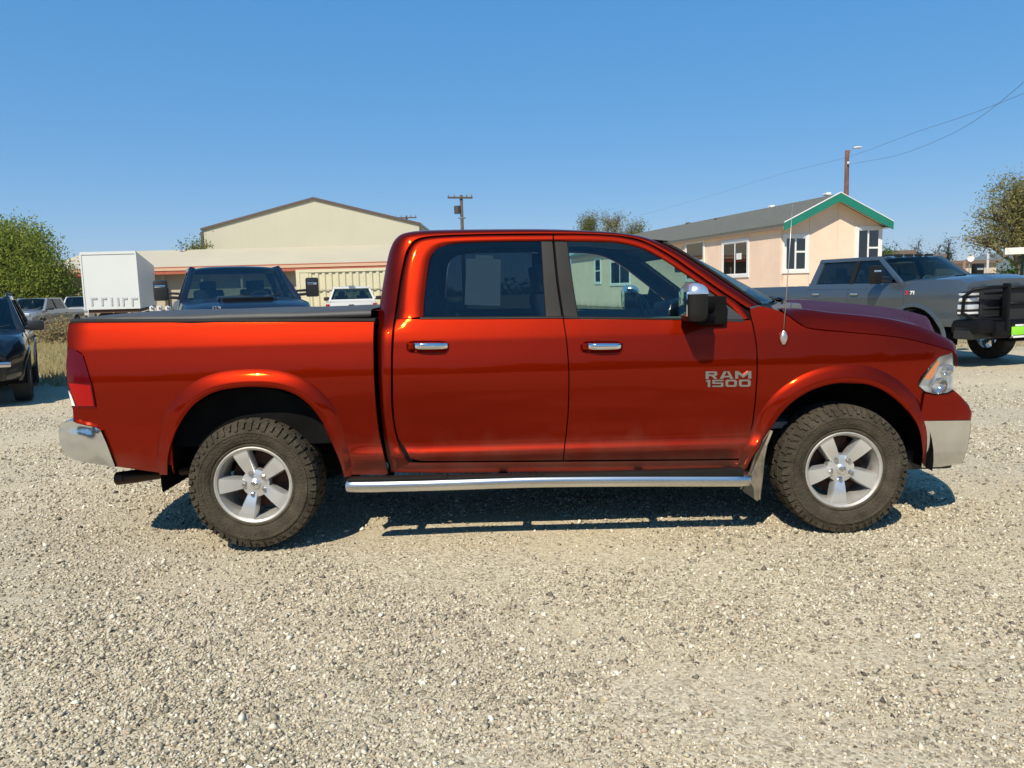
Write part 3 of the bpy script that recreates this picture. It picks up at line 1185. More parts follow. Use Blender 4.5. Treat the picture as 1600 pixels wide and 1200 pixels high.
            if dn == 'front_door':
                for txt, x0, x1, y0, y1 in (('R', 1102.5, 1121, 592.2, 580.3), ('A', 1124.5, 1146, 592.0, 580.1), ('M', 1148.5, 1174, 591.6, 579.8),
                                            ('1', 1102.8, 1111, 604.8, 593.6), ('5', 1113, 1130.5, 604.6, 593.4), ('0', 1133.5, 1151.5, 604.4, 593.2), ('0', 1154.5, 1173, 604.2, 593.0)):
                    badge_letter(txt, x0, x1, y0, y1, sd, D)
                # mirror sail
                sl_ = patch([(1094, 501), (1162.5, 502.5)], [(1162.5, 502.5), (1160, 495)], [(1100, 449.5), (1160, 495)], [(1094, 501), (1097, 475), (1100, 449.5)], 10, 8, .004)
                MB().grid(both(flanged(sl_, .02), sd)).build('mirror_sail', M['black'], D, True, 50)
        # ---------------- rocker below the doors
        ro = [(609, 738), (700, 739), (850, 737), (1000, 736), (1158, 735)]
        ri = [(640, 722.5), (720, 721.5), (860, 720.8), (1000, 719.6), (1157, 718)]
        rk = px_strip(ri, ro, 40, (0, .1, .5, .9, 1.0, 1.0), (-.014, -.004, .003, .002, -.01, -.06))
        MB().grid(both(rk, sd)).build('rocker_panel', red, T, True, 60)
        # ---------------- cab side (rear pillar, roof rail, windscreen pillar)
        outer, inner = zip(((609, 740), (640, 724)), ((604, 712), (630.5, 706)), ((598, 678), (619, 677)), ((593.5, 635), (612.8, 632)), ((590.5, 585), (612.3, 580)),
                           ((589.5, 543), (613.2, 540)), ((590, 512), (615.6, 511)), ((593, 480), (620.5, 479)), ((599, 440), (626.5, 438)),
                           ((606, 403), (633, 405)), ((611.5, 385), (638.5, 389)), ((619, 372.5), (647, 377.6)), ((632, 364.3), (661, 371.4)),
                           ((660, 360.6), (690, 368.1)), ((705, 359.2), (742, 366.2)), ((780, 358.3), (800, 365.2)), ((860, 358.4), (865, 364.9)),
                           ((925, 361), (925, 365.6)), ((976, 364.8), (977, 369.6)), ((1013, 372.3), (1009, 378.3)), ((1053, 389.3), (1049, 400.2)),
                           ((1090, 412.3), (1087, 426.8)), ((1125, 435.5), (1125, 453.6)), ((1156, 456.3), (1153, 472)), ((1186, 476.5), (1167, 481)))
        cs = px_strip(inner, outer, 120, (0, .08, .3, .5, .7, .84, .94, 1.0), (-.018, -.001, .0, -.002, -.010, -.024, -.045, -.072))
        MB().grid(both(cs, sd)).build('cab_side', red, T, True, 70)
        jb = [(i_[0] + (i_[0] - o_[0]) / math.hypot(i_[0] - o_[0], i_[1] - o_[1]) * 8, i_[1] + (i_[1] - o_[1]) / math.hypot(i_[0] - o_[0], i_[1] - o_[1]) * 8)
              for o_, i_ in zip(outer, inner)]
        ja = [(i_[0] - (i_[0] - o_[0]) / math.hypot(i_[0] - o_[0], i_[1] - o_[1]) * 4, i_[1] - (i_[1] - o_[1]) / math.hypot(i_[0] - o_[0], i_[1] - o_[1]) * 4)
              for o_, i_ in zip(outer, inner)]
        m = MB().grid(both(px_strip(ja, jb, 90, (0, .5, 1), (-.022, -.026, -.03)), sd))
        bl_ = [(864.7, 367), (871.5, 440), (879.6, 493), (883.2, 513), (887.2, 545), (889.6, 590), (888.6, 640), (886, 670), (882.5, 700), (880, 722)]
        m.grid(both(px_strip([(x - 9, y) for x, y in bl_], [(x + 9, y) for x, y in bl_], 40, (0, 1), (-.024, -.024)), sd))
        fl_ = [(1160, 478), (1172, 492), (1175.5, 505), (1179.5, 525), (1182.5, 548), (1183, 580), (1181, 615), (1177.5, 650), (1170, 690), (1158, 722)]
        m.grid(both(px_strip([(x - 9, y) for x, y in fl_], [(x + 9, y) for x, y in fl_], 40, (0, 1), (-.03, -.03)), sd))
        m.build('door_jamb', M['dark'], T, True, 60)
        if sd < 0:
            rail = cs[-1]
        # ---------------- front fender
        FL = yint([(1189, 478), (1172, 483.5), (1173.4, 492), (1176.6, 505), (1180.6, 525), (1183.6, 548), (1184.2, 580), (1182.2, 615), (1178.6, 650), (1171, 690), (1160, 735)])
        FR = yint([(1489, 540), (1488, 549.5), (1467, 557.5), (1457, 568), (1434, 602), (1440, 609), (1444, 614), (1437, 657)])
        ftop = xint([(1160, 482), (1188, 478.6), (1205, 482), (1222, 488), (1236, 497.5), (1250, 507.6), (1264, 513.8), (1325, 519.8), (1400, 527.3), (1450, 538), (1488, 549)])
        farch = xint([(1158, 738)] + FRONT_ARCH[:-3] + [(1436, 659), (1437, 659)])
        rows = px_panel(FL, FR, farch, ftop, edge_params(54, 0.008), edge_params(26, 0.012))
        MB().grid(both(flanged(rows, 0.016), sd)).build('front_fender', red, T, True, 50)
        # ---------------- lamps
        hl = patch([(1435, 603), (1446, 612.5), (1462, 616), (1480, 614), (1489, 609)], [(1489, 609), (1491, 580), (1488, 551)],
                   [(1468, 557.5), (1488, 551)], [(1435, 603), (1458, 567), (1468, 557.5)], 14, 12, .004)
        hs = patch([(1436, 603), (1446, 611.5), (1462, 615), (1480, 613), (1488.5, 608)], [(1488.5, 608), (1490, 580), (1487.5, 552)],
                   [(1468, 558.5), (1487.5, 552)], [(1436, 603), (1458, 568), (1468, 558.5)], 14, 12, -.055)
        H = MB().grid(both(hs, sd)).build('headlight', M['reflector'], T, True, 40)
        MB().grid(both(flanged(hl, .05), sd)).build('lamp_lens', M['lens'], H, True, 50)
        am = patch([(1444, 592), (1455, 593)], [(1455, 593), (1469, 565)], [(1463.5, 563), (1469, 565)], [(1444, 592), (1463.5, 563)], 5, 5, -.022)
        MB().grid(both(flanged(am, .02), sd)).build('amber_reflector', M['amber'], H, True, 50)
        for (bx, by, br) in ((1466, 602, 12), (1478, 578, 9)):
            c = sp(bx, by, -.045)
            m = MB().lathe_y([(0.001, .02), (br / 262 * .5, .012), (br / 262, -.02), (br / 262 + .004, -.018)], c, 24)
            m.v = mirror(m.v, sd)
            m.build('lamp_bowl', M['chrome'], H, True, 50)
        tl = patch([(118, 636.5), (149, 636.5)], [(149, 636.5), (143, 602), (135.5, 577), (129, 555)], [(106, 544), (113, 545), (129, 555)],
                   [(118, 636.5), (111, 616), (105.5, 600), (103, 570), (106, 544)], 10, 16, .010)
        TL = MB().grid(both(flanged(tl, .06), sd)).build('taillight', M['lens_red'], T, True, 50)
        t2 = patch([(120, 634.5), (146.5, 634.5)], [(146.5, 634.5), (141, 602)], [(107, 599), (141, 602)], [(120, 634.5), (112.5, 616), (107, 599)], 8, 8, .0125)
        MB().grid(both(flanged(t2, .01), sd)).build('brake_lens', M['lens_red2'], TL, True, 50)
        t3 = patch([(112, 634), (117.5, 634.5)], [(117.5, 634.5), (111, 617)], [(106.5, 610), (111, 617)], [(112, 634), (106.5, 610)], 4, 5, .006)
        MB().grid(both(flanged(t3, .03), sd)).build('reversing_lens', M['white_lens'], TL, True, 50)
        # painted filler below the lamp
        # ---------------- bumpers (corner pieces are lofted to the far side below)
        # ---------------- mud guard
        gx = [(1204, 672), (1208, 674), (1200, 693), (1195.5, 715), (1192, 745), (1188.5, 779), (1183.5, 783), (1160, 767), (1172, 745), (1181, 712), (1192, 690)]
        poly = [sp(x, y, .035) for x, y in gx]
        m = MB().prism(mirror(poly, sd), (0, .05 if sd < 0 else -.05, 0))
        lip = [sp(x, y, .045) for x, y in ((1206, 673), (1197, 695), (1193, 716), (1189.5, 746), (1186, 780))]
        m.tube(mirror(lip, sd), .008, 8)
        m.build('mudguard', M['mud'], T, False)
        # ---------------- side step
        path = [(543, 758.8), (580, 758.4), (650, 757.0), (720, 754.9), (780, 752.8), (840, 751.2), (900, 750.4), (1000, 749.9), (1165, 749.9)]
        pw = [at(x, y, -1.045 - CAM[1]) for x, y in path]
        pp = arc_resample(pw, 40)
        m = MB()
        m.tube(mirror([pp[0] - np.array((.010, 0, 0))] + list(pp) + [pp[-1] + np.array((.02, .06, 0))], sd), [.030] + [.0405] * 40 + [.038], 20)
        SG = m.build('side_step', M['steel'], T, True, 60)
        m = MB()
        for x0, x1 in ((545, 700), (700, 850), (850, 1160)):
            a, b = at(x0, 747.5 if x0 < 600 else (745.5 if x0 < 800 else 740.5), -1.045 - CAM[1]), at(x1, 745.5 if x1 < 800 else 740.5, -1.045 - CAM[1])
            m.box((a[0], -1.075, min(a[2], b[2]) - .012), (b[0], -1.01, max(a[2], b[2]) + .003), .005)
        m.v = mirror(m.v, sd)
        m.build('step_pad', M['satin'], SG, True, 40)
        m = MB()
        for x in (-.98, -.28, .55, 1.10):
            m.bar((x, -1.02, .37), (x, -.80, .42), .05, .035, bev=.008)
        m.v = mirror(m.v, sd)
        m.build('step_bracket', M['dark'], SG, True, 40)
        # ---------------- door mirror
        build_mirror(T, sd)
        # ---------------- wheels
        for hx, sg_ in ((-1.785, 0), (1.785, 1)):
            w = add_wheel(T, (hx, sd * .865, .393 + (0.005 if hx < 0 else -0.006)), sd, WHEEL_SPEC, spin=math.radians(14 if hx < 0 else 3) if sd < 0 else 0.7)
        # wheel liner: dark vaulted tub
        for hx in (-1.785, 1.785):
            m = MB()
            rw = []
            for y in (-.93, -.55):
                rw.append([(hx + .575 * math.cos(a), y, .42 + .565 * math.sin(a)) for a in np.linspace(-.12, math.pi + .12, 30)])
            rw.append([(hx + .4 * math.cos(a), -.548, .42 + .4 * math.sin(a)) for a in np.linspace(-.12, math.pi + .12, 30)])
            rw.append([(hx + .02 * math.cos(a), -.546, .42 + .02 * math.sin(a)) for a in np.linspace(-.12, math.pi + .12, 30)])
            m.grid(both(rw, sd))
            m.build('wheel_liner', M['liner'], T, True, 50)
    # ---------------- roof, windscreen, rear wall
    rail = np.array(rail)
    n = len(rail)
    i0 = int(np.argmin(np.abs(rail[:, 0] - (-.80)) + (rail[:, 2] < 1.75) * 9))
    i1 = int(np.argmin(np.abs(rail[:, 0] - 0.74) + (rail[:, 2] < 1.7) * 9))
    roof = []
    for i in range(i0, i1 + 1):
        p = rail[i]
        fr = (i - i0) / (i1 - i0)
        row = []
        for t in np.linspace(-1, 1, 25):
            bul = .07 * (1 - t * t) * fr ** 3 - .05 * (1 - t * t) * (1 - fr) ** 6
            row.append((p[0] + bul, -t * p[1] * -1 * -1 if False else t * abs(p[1]), p[2] + .030 * (1 - t * t) - .008 * (1 - abs(t)) * fr ** 4))
        roof.append(row)
    MB().grid(roof).build('roof', red, T, True)
    wind = rail[i1:]
    k = len(wind)
    ws = []
    for i in range(0, k):
        fr = i / (k - 1)
        p = wind[i]
        row = []
        for t in np.linspace(-1, 1, 31):
            bul = (.07 + .25 * fr ** 0.8) * (1 - abs(t) ** 2.2)
            row.append((p[0] + bul + .012, t * (abs(p[1]) - .004), p[2] + .016 * (1 - t * t) * (1 - fr) + .004))
        ws.append(row)
    W = MB().grid(ws).build('windscreen', M['glass_w'], T, True)
    fr_ = MB()
    for row_i in (0,):
        fr_.tube([np.array(q) for q in ws[row_i]], .012, 6)
    for s in (0, -1):
        fr_.tube([np.array(r[s]) for r in ws], .011, 6)
    fr_.build('windscreen_moulding', M['satin'], W, True)
    # black band and mirror foot along the screen's top
    MB().grid([[np.array(q) + np.array((-.006, 0, -.004)) for q in r] for r in ws[:5]]).build('shade_band', M['satin'], W, True)
    rearw = rail[:i0 + 1]
    rw = []
    for p in rearw:
        rw.append([(p[0] - .05 * (1 - t * t), t * abs(p[1]), p[2]) for t in np.linspace(-1, 1, 13)])
    # split: lower wall and a frame around the back window
    zs = rearw[:, 2]
    ib = int(np.argmin(np.abs(zs - 1.44)))
    it = int(np.argmin(np.abs(zs - 1.80)))
    m = MB()
    m.grid(rw[:ib + 1])
    m.grid(rw[it:])
    m.grid([r[:3] for r in rw[ib:it + 1]])
    m.grid([r[-3:] for r in rw[ib:it + 1]])
    cb = m.build('cab_back', red, T, True)
    MB().grid([[np.array(q) + np.array((.01, 0, 0)) for q in r[2:-2]] for r in rw[ib:it + 1]]).build('back_glass', M['glass_r'], cb, True)

    # ---------------- hood and cowl
    shut = [(1224, 487.0), (1238, 496.3), (1252, 506.0), (1266, 512.2), (1325, 518.2), (1400, 525.8), (1450, 536.5), (1489.5, 548)]
    cres = [(1215, 482.5), (1240, 482.6), (1265, 484.0), (1300, 488.6), (1350, 493.2), (1400, 500.2), (1450, 514.0), (1486, 532)]
    sh = catmull(shut, 40)
    cr = catmull(cres, 40)
    top = xint([(1195, 464.6), (1230, 466.2), (1275, 469.6), (1337, 476.0), (1375, 483.0), (1425, 494.0), (1462, 506.5), (1482, 519), (1492, 534), (1500, 560)])
    rows = [[] for _ in range(9)]
    for a, b in zip(sh, cr):
        p0 = sp(a[0], a[1], -.0005)
        p2 = None
        # crest line lies about 10 cm in from the shut line
        y2 = p0[1] + .115
        p2 = at(b[0], b[1], y2 - CAM[1])
        rows[0].append(p0 + np.array((0, .018, -.016)))
        rows[1].append(p0)
        rows[2].append(p0 * .6 + p2 * .4 + np.array((0, -.004, .010)))
        rows[3].append(p2 + np.array((0, -.016, -.004)))
        rows[4].append(p2 + np.array((0, .014, .003)))
        # centre ridge, seen as the far skyline of the hood
        rows[8].append(None)
        rows[5].append((p2, b))
    zc = xint([(1.45, 1.405), (1.78, 1.402), (2.10, 1.372), (2.4, 1.335), (2.62, 1.285), (2.80, 1.21), (2.90, 1.12)])
    for k in range(40):
        p2 = rows[5][k][0]
        ff = min(1.0, max(0.0, (p2[0] - 1.68) / .85))
        fwd = .26 * (1 - ff) + .14 * ff ** 2
        z1 = zc(p2[0] + fwd)
        yy = p2[1]
        rows[5][k] = np.array((p2[0] + fwd * .25, yy * .86, p2[2] * .95 + z1 * .05 - .042))
        rows[6].append(np.array((p2[0] + fwd * .6, yy * .62, p2[2] * .70 + z1 * .30 - .048)))
        rows[7].append(np.array((p2[0] + fwd * .9, yy * .34, z1 * .93 + p2[2] * .07 + .004)))
        rows[8][k] = np.array((p2[0] + fwd, 0.0, z1 + .004))
    full = rows + [[np.array((p[0], -p[1], p[2])) for p in r] for r in rows[-2::-1]]
    nose = []
    hood = [[r[i] for i in range(40)] for r in full]
    # turn the leading edge down
    ext = []
    for r in hood:
        e = r[-1]
        ext.append(list(r) + [e + np.array((.022, 0, -.03)), e + np.array((.03, 0, -.09))])
    MB().grid(ext).build('hood', red, T, True, 60)
    m = MB()
    for t in np.linspace(-1, 1, 21):
        pass
    rowa = [np.array(q) + np.array((-.02, 0, .006)) for q in ws[-1]]
    rowb = [np.array((q[0] + .09, q[1] * 1.0, q[2] - .075)) for q in ws[-1]]
    m.grid([rowa, rowb])
    m.build('cowl_panel', M['satin'], T, True)
    # wipers parked along the foot of the screen
    for cols in ((3, 13), (16, 27)):
        m = MB()
        piv = np.array(ws[-1][cols[0]]) + np.array((.075, 0, -.012))
        tip = np.array(ws[-2][cols[1]]) + np.array((.02, 0, .014))
        mid = np.array(ws[-1][(cols[0] + cols[1]) // 2]) + np.array((.045, 0, .018))
        m.tube([piv - np.array((0, 0, .03)), piv + np.array((0, 0, .012)), mid, tip], [.020, .016, .010, .007], 8)
        bl = [np.array(ws[-2][c]) + np.array((.018, 0, .010)) for c in range(cols[0] + 1, cols[1] + 3)]
        m.tube(bl, .009, 6)
        m.build('wiper', M['black'], T, True, 50)
    # ---------------- nose: grille, bumper
    hz = hood
    yl = .60
    m = MB()
    rw = []
    for z, x in ((1.13, 2.66), (1.05, 2.68), (.95, 2.69), (.86, 2.69), (.80, 2.68)):
        rw.append([(x - .30 * abs(t) ** 2.5, t * .70, z) for t in np.linspace(-1, 1, 21)])
    m.grid(rw)
    GR = m.build('grille', M['dark'], T, True)
    m = MB()
    for z, x in ((1.10, 2.67), (.97, 2.70), (.83, 2.69)):
        m.tube([(x - .22 * abs(t) ** 2.5, t * .58, z) for t in np.linspace(-1, 1, 13)], .022, 8)
    m.tube([(2.67, 0, 1.12), (2.71, 0, .96), (2.70, 0, .82)], .024, 8)
    for s in (-1, 1):
        m.tube([(2.45, s * .58, 1.10), (2.48, s * .58, .97), (2.47, s * .58, .83)], .022, 8)
    m.build('grille_surround', M['chrome'], GR, True)
    # bumper: painted upper cap and chrome bar wrapped round the nose
    up = patch([(1437, 657.5), (1517, 655.8)], [(1517, 655.8), (1519, 645), (1513, 632), (1500, 618), (1491, 610.5)], [(1445, 614.5), (1462, 618), (1480, 616), (1491, 610.5)],
               [(1437, 657.5), (1445, 614.5)], 16, 10, .012)
    lo = patch([(1440, 731), (1470, 729.5), (1504, 724)], [(1504, 724), (1512, 700), (1516.5, 675), (1517.5, 657)], [(1437, 658), (1517.5, 657)], [(1440, 731), (1442, 700), (1437, 658)], 16, 10, .016)

    def wrap(rows, bulge, name, mat, par=None):
        rr = []
        for r in rows:
            near = [np.array(p) for p in r]
            e = near[-1]
            mid = [np.array((e[0] + bulge * (1 - abs(t) ** 2.4), t * abs(e[1]), e[2])) for t in np.linspace(-1, 1, 25)[1:-1]]
            far = [np.array((p[0], -p[1], p[2])) for p in near[::-1]]
            rr.append(near + mid + far)
        base = np.array(rr[0])
        rr = [[p + np.array((-.04 if i > 15 and i < len(base) - 16 else 0, .04 if p[1] < 0 else -.04, -.004)) for i, p in enumerate(rr[0])]] + rr
        return MB().grid(rr).build(name, mat, par or T, True, 50)
    wrap(up, .17, 'bumper_cap', red)
    wrap(lo, .17, 'front_bumper', M['chrome_dull'])
    m = MB().box((2.1, -.70, .30), (2.62, .70, .44), .03)
    m.build('air_dam', M['black'], T, True, 40)
    # rear bumper
    rb = patch([(104, 711.5), (116, 718.5), (180, 730)], [(180, 730), (167, 695), (157, 672.5)], [(97.5, 661), (112, 656.5), (121, 661.5), (150, 668), (157, 672.5)],
               [(104, 711.5), (96.5, 692), (93.5, 670), (97.5, 661)], 16, 12, .018)
    rr = []
    for jj, r in enumerate(rb):
        bo = .022 * math.sin(math.pi * (.12 + .80 * jj / (len(rb) - 1))) ** 1.2
        near = [np.array(p) + np.array((0, -bo * min(1.0, ii / 5.0), 0)) for ii, p in enumerate(r[::-1])]
        e = near[-1]
        mid = [np.array((e[0] - .10 * (1 - abs(t) ** 2.5), t * abs(e[1]), e[2])) for t in np.linspace(-1, 1, 21)[1:-1]]
        far = [np.array((p[0], -p[1], p[2])) for p in near[::-1]]
        rr.append(near + mid + far)
    topin = [p + np.array((.14 if abs(p[1]) < .80 else .01, 0.10 * (-np.sign(p[1])) if abs(p[1]) > .8 else 0, -.002)) for p in rr[-1]]
    botin = [p + np.array((.10 if abs(p[1]) < .80 else .01, 0.10 * (-np.sign(p[1])) if abs(p[1]) > .8 else 0, 0.0)) for p in rr[0]]
    MB().grid([botin] + rr + [topin]).build('rear_bumper', M['chrome_dull'], T, True, 34)
    # tailgate and rear body wall
    tg = MB()
    rw = []
    for v in (506, 520, 545, 580, 620, 655, 690, 728):
        x_ = yint([(108, 506), (106, 520), (105, 545), (105, 580), (108, 620), (118, 655), (150, 690), (181, 729)])(v)
        p = sp(x_, v, -.01)
        rw.append([(p[0] - .02 * (1 - t * t), t * abs(p[1]), p[2]) for t in np.linspace(-1, 1, 9)])
    tg.grid(rw)
    tg.build('tailgate', red, T, True, 50)
    # ---------------- bed cover
    x0, x1 = -2.83, -1.05
    m = MB()
    prof = [(-.86, 1.387), (-.862, 1.405), (-.85, 1.421), (-.80, 1.428), (-.4, 1.434), (0, 1.436), (.4, 1.434), (.80, 1.428), (.85, 1.421), (.862, 1.405), (.86, 1.387)]
    xs_ = [x0 - .012, x0, x0 + .05] + list(np.linspace(x0 + .3, x1 - .06, 8)) + [x1]
    rw = []
    for i, x in enumerate(xs_):
        dz = -.035 if i == 0 else (-.008 if i == 1 else 0)
        rw.append([(x, y, z + dz + .003 * math.sin(9 * x + y)) for y, z in prof])
    m.grid(rw)
    BC = m.build('bed_cover', M['cover'], T, True, 60)
    m = MB()
    for s in (-1, 1):
        m.box((x0, s * .885 - .012, 1.383), (x1, s * .885 + .012, 1.398), .004)
    m.build('cover_rail', M['satin'], BC, True, 40)
    for (px_, py_) in ((238, 482), (250, 482), (263, 482), (336, 482), (341, 482)):
        p = at(px_, py_, .80 - CAM[1])
        m = MB()
        m.box((p[0] - .016, .78, 1.425), (p[0] + .016, .82, p[2] + .018), .006)
        m.tube([(p[0], .78, p[2]), (p[0] + .012, .76, p[2] + .02)], .006, 6)
        m.build('cover_clamp', M['white_lens'] if px_ < 300 else M['chrome_dull'], BC, True, 40)
    # dark bed box and gap filler between cab and bed
    m = MB()
    m.box((-2.80, -.87, .62), (-1.03, .87, 1.375))
    m.box((-1.06, -.80, .50), (-.98, .80, 1.30))
    m.build('bed_floor_box', M['dark'], T)
    # chassis
    m = MB()
    m.box((-2.75, -.52, .45), (2.5, -.40, .60))
    m.box((-2.75, .40, .45), (2.5, .52, .60))
    m.box((-.95, -.84, .44), (1.28, .84, .56))
    m.box((1.28, -.50, .40), (2.6, .50, .98))
    m.box((-2.85, -.80, .52), (-2.45, .80, .70))
    m.tube([(-1.785, -.72, .40), (-1.785, .72, .40)], .06, 10)
    m.tube([(1.785, -.72, .40), (1.785, .72, .40)], .05, 10)
    m.lathe_y([(0, -.14), (.13, -.1), (.15, 0), (.13, .1), (0, .14)], (-1.785, .05, .40), 16)
    m.tube([(-1.6, .05, .42), (.6, .05, .47)], .05, 8)
    m.box((-1.25, -.60, .42), (-.4, -.3, .60), .04)
    for s in (-1, 1):
        m.tube([(-1.9, s * .5, .42), (-1.95, s * .5, .78)], .035, 8)
        m.bar((-2.6, s * .58, .50), (-1.1, s * .58, .48), .07, .03)
    m.build('chassis', M['dark'], T)
    # exhaust
    e0, e1, e2 = at(182, 748, 4.75), at(215, 743.5, 4.80), at(252, 739, 4.90)
    m = MB()
    m.tube([e0 + np.array((.05, .0, .002)), e0, e0 + np.array((-.001, 0, 0)), e1, e2, e2 + np.array((.4, .15, .02))], [.030, .036, .041, .042, .036, .034], 18)
    m.build('exhaust_tip', M['rust'] if False else pm('blackened_exhaust', (0.05, 0.035, 0.025), 0.4, 0.8), T, True, 50)
    # antenna
    b0, b1 = sp(1223.5, 538, 0), sp(1223.5, 516, .004)
    m = MB()
    c = (b0 + b1) / 2
    rings = []
    for k in range(11):
        t = k / 10
        rr_ = .0235 * math.sin(math.pi * (t * .86 + .10)) ** .8
        rings.append([(c[0] + rr_ * math.cos(a), c[1] - .012 + .014 * math.sin(a) * (rr_ / .0235), b0[2] + (b1[2] - b0[2]) * t)
                      for a in (2 * math.pi * q / 14 for q in range(14))])
    m.grid(rings, close_u=True)
    AN = m.build('antenna_base', M['antenna'], T, True)
    p0 = b1 + np.array((0, -.01, 0))
    tip = at(1238.5, 318, p0[1] - CAM[1])
    m = MB()
    m.tube([p0, p0 + (tip - p0) * .5 + np.array((.002, 0, 0)), tip], [.0030, .0022, .0012], 6)
    m.build('antenna_mast', M['antenna'], AN, True)
    # ---------------- interior
    m = MB()
    m.box((-.86, -.80, .62), (1.62, .80, .66))
    m.grid([[(x, y, z) for y in np.linspace(-.66, .66, 7)] for x, z in ((-.80, 1.82), (-.3, 1.855), (.4, 1.845), (.80, 1.80))])
    for s in (-1, 1):
        m.box((-.75, s * .84 - .03, .66), (.02, s * .84 + .03, 1.345))
        m.box((.08, s * .84 - .03, .66), (1.25, s * .84 + .03, 1.335))
    m.build('cabin_trim', M['headliner'], T)
    for s in (-1, 1):
        m = MB()
        yc = s * .40
        m.box((.18, yc - .26, .80), (.72, yc + .26, 1.0), .07)
        m.obox((.10, yc, 1.20), (.09, 0, -.01), (0, .235, 0), (-.075, 0, .29), .07)
        ST = m.build('front_seat', M['seat'], T, True, 50)
        m = MB()
        m.obox((.005, yc, 1.595), (.045, 0, 0), (0, .125, 0), (-.02, 0, .095), .04)
        m.tube([(.03, yc - .05, 1.45), (.02, yc - .05, 1.55)], .008, 6)
        m.tube([(.03, yc + .05, 1.45), (.02, yc + .05, 1.55)], .008, 6)
        m.build('headrest', M['seat'], ST, True, 50)
    m = MB()
    m.box((-.72, -.70, .82), (-.15, .70, 1.02), .06)
    m.obox((-.74, 0, 1.22), (.07, 0, 0), (0, .70, 0), (-.03, 0, .27), .05)
    for yc in (-.42, .42):
        m.obox((-.79, yc, 1.54), (.04, 0, 0), (0, .12, 0), (-.01, 0, .07), .03)
    m.build('rear_bench', M['seat'], T, True, 50)
    m = MB()
    m.box((1.02, -.76, .95), (1.60, .76, 1.30), .08)
    m.obox((1.32, 0, 1.325), (.30, 0, .03), (0, .74, 0), (-.005, 0, .045), .04)
    m.obox((1.05, .40, 1.36), (.12, 0, .02), (0, .22, 0), (0, 0, .05), .04)
    m.build('dashboard', M['dash'], T, True, 50)
    m = MB()
    cc = np.array((.86, .40, 1.28))
    ax_u = np.array((-.36, 0, .93))
    ring = [cc + .185 * (math.cos(a) * np.array((0, 1, 0)) + math.sin(a) * ax_u) for a in np.linspace(0, 2 * math.pi, 33)]
    m.tube(ring, .016, 8, cap=False)
    m.bar(cc + np.array((0, -.17, 0)), cc + np.array((0, .17, 0)), .05, .02)
    m.tube([cc, cc + np.array((.25, 0, -.1))], .04, 8)
    m.build('steering_wheel', M['dash'], T, True, 50)
    m = MB()
    m.obox((1.02, 0.0, 1.66), (.02, 0, 0), (0, .13, 0), (0, 0, .045), .012)
    m.build('interior_mirror', M['black'], T, True, 50)
    # paper in the rear side window
    pa = patch([(726, 476), (781.5, 478)], [(781.5, 478), (782.5, 405)], [(729, 404), (782.5, 405)], [(726, 476), (729, 404)], 6, 6, -.030)
    PP = MB().grid(pa)
    pb = patch([(742, 404), (771, 404.6)], [(771, 404.6), (770, 399)], [(744, 398.6), (770, 399)], [(742, 404), (744, 398.6)], 4, 3, -.030)
    PP.grid(pb)
    o = PP.build('window_paper', M['paper'], None, False)
    tag(o, 'white paper sheet hung inside the dark rear side window of the red pickup', 'paper')
    return T


def ring_pieces(o, i):
    n = len(o)
    return [(o[k], o[(k + 1) % n], i[(k + 1) % n], i[k]) for k in range(n)]


GLYPH = {
    'R': [((0, 0), (.26, 0), (.26, 1), (0, 1)), ((.26, .78), (.74, .78), (.98, .88), (.86, 1), (.26, 1)), ((.74, .60), (1, .52), (.98, .88), (.74, .78)),
          ((.26, .38), (.80, .38), (1, .52), (.74, .60), (.26, .60)), ((.50, .38), (.74, 0), (1, 0), (.80, .38))],
    'A': [((0, 0), (.24, 0), (.52, 1), (.30, 1)), ((.76, 0), (1, 0), (.70, 1), (.52, 1)), ((.296, .2), (.712, .2), (.664, .4), (.352, .4))],
    'M': [((0, 0), (.2, 0), (.2, 1), (0, 1)), ((.8, 0), (1, 0), (1, 1), (.8, 1)), ((.2, .58), (.5, .10), (.5, .52), (.2, 1)), ((.5, .10), (.8, .58), (.8, 1), (.5, .52))],
    '1': [((.35, 0), (.85, 0), (.85, 1), (.35, 1)), ((0, .74), (.35, .74), (.35, 1), (.12, 1))],
    '5': [((0, .80), (1, .80), (1, 1), (0, 1)), ((0, .43), (.24, .43), (.24, .80), (0, .80)), ((.24, .43), (.76, .43), (.76, .64), (.24, .64)),
          ((.76, 0), (.9, 0), (1, .12), (1, .54), (.9, .64), (.76, .64)), ((0, 0), (.76, 0), (.76, .2), (0, .2))],
    '0': ring_pieces([(.14, 0), (.86, 0), (1, .18), (1, .82), (.86, 1), (.14, 1), (0, .82), (0, .18)],
                     [(.28, .24), (.72, .24), (.76, .32), (.76, .68), (.72, .76), (.28, .76), (.24, .68), (.24, .32)]),
}


def badge_letter(ch, x0, x1, y0, y1, sd, par):
    m = MB()
    for poly in GLYPH[ch]:
        P = [(1 - x if sd > 0 else x, y) for x, y in poly]
        px_ = [(x0 + (x1 - x0) * x, y0 + (y1 - y0) * y) for x, y in P]
        n = len(P)
        front = [sp(x, y, .009) for x, y in px_]
        back = [sp(x, y, -.001) for x, y in px_]
        m.add(mirror(front + back, sd), [tuple(range(n))] + [(i, (i + 1) % n, n + (i + 1) % n, n + i) for i in range(n)])
    m.build('badge_letter', M['chrome_badge'], par)


M['chrome_badge'] = pm('badge_chrome', (0.40, 0.40, 0.41), 0.28, 1.0)


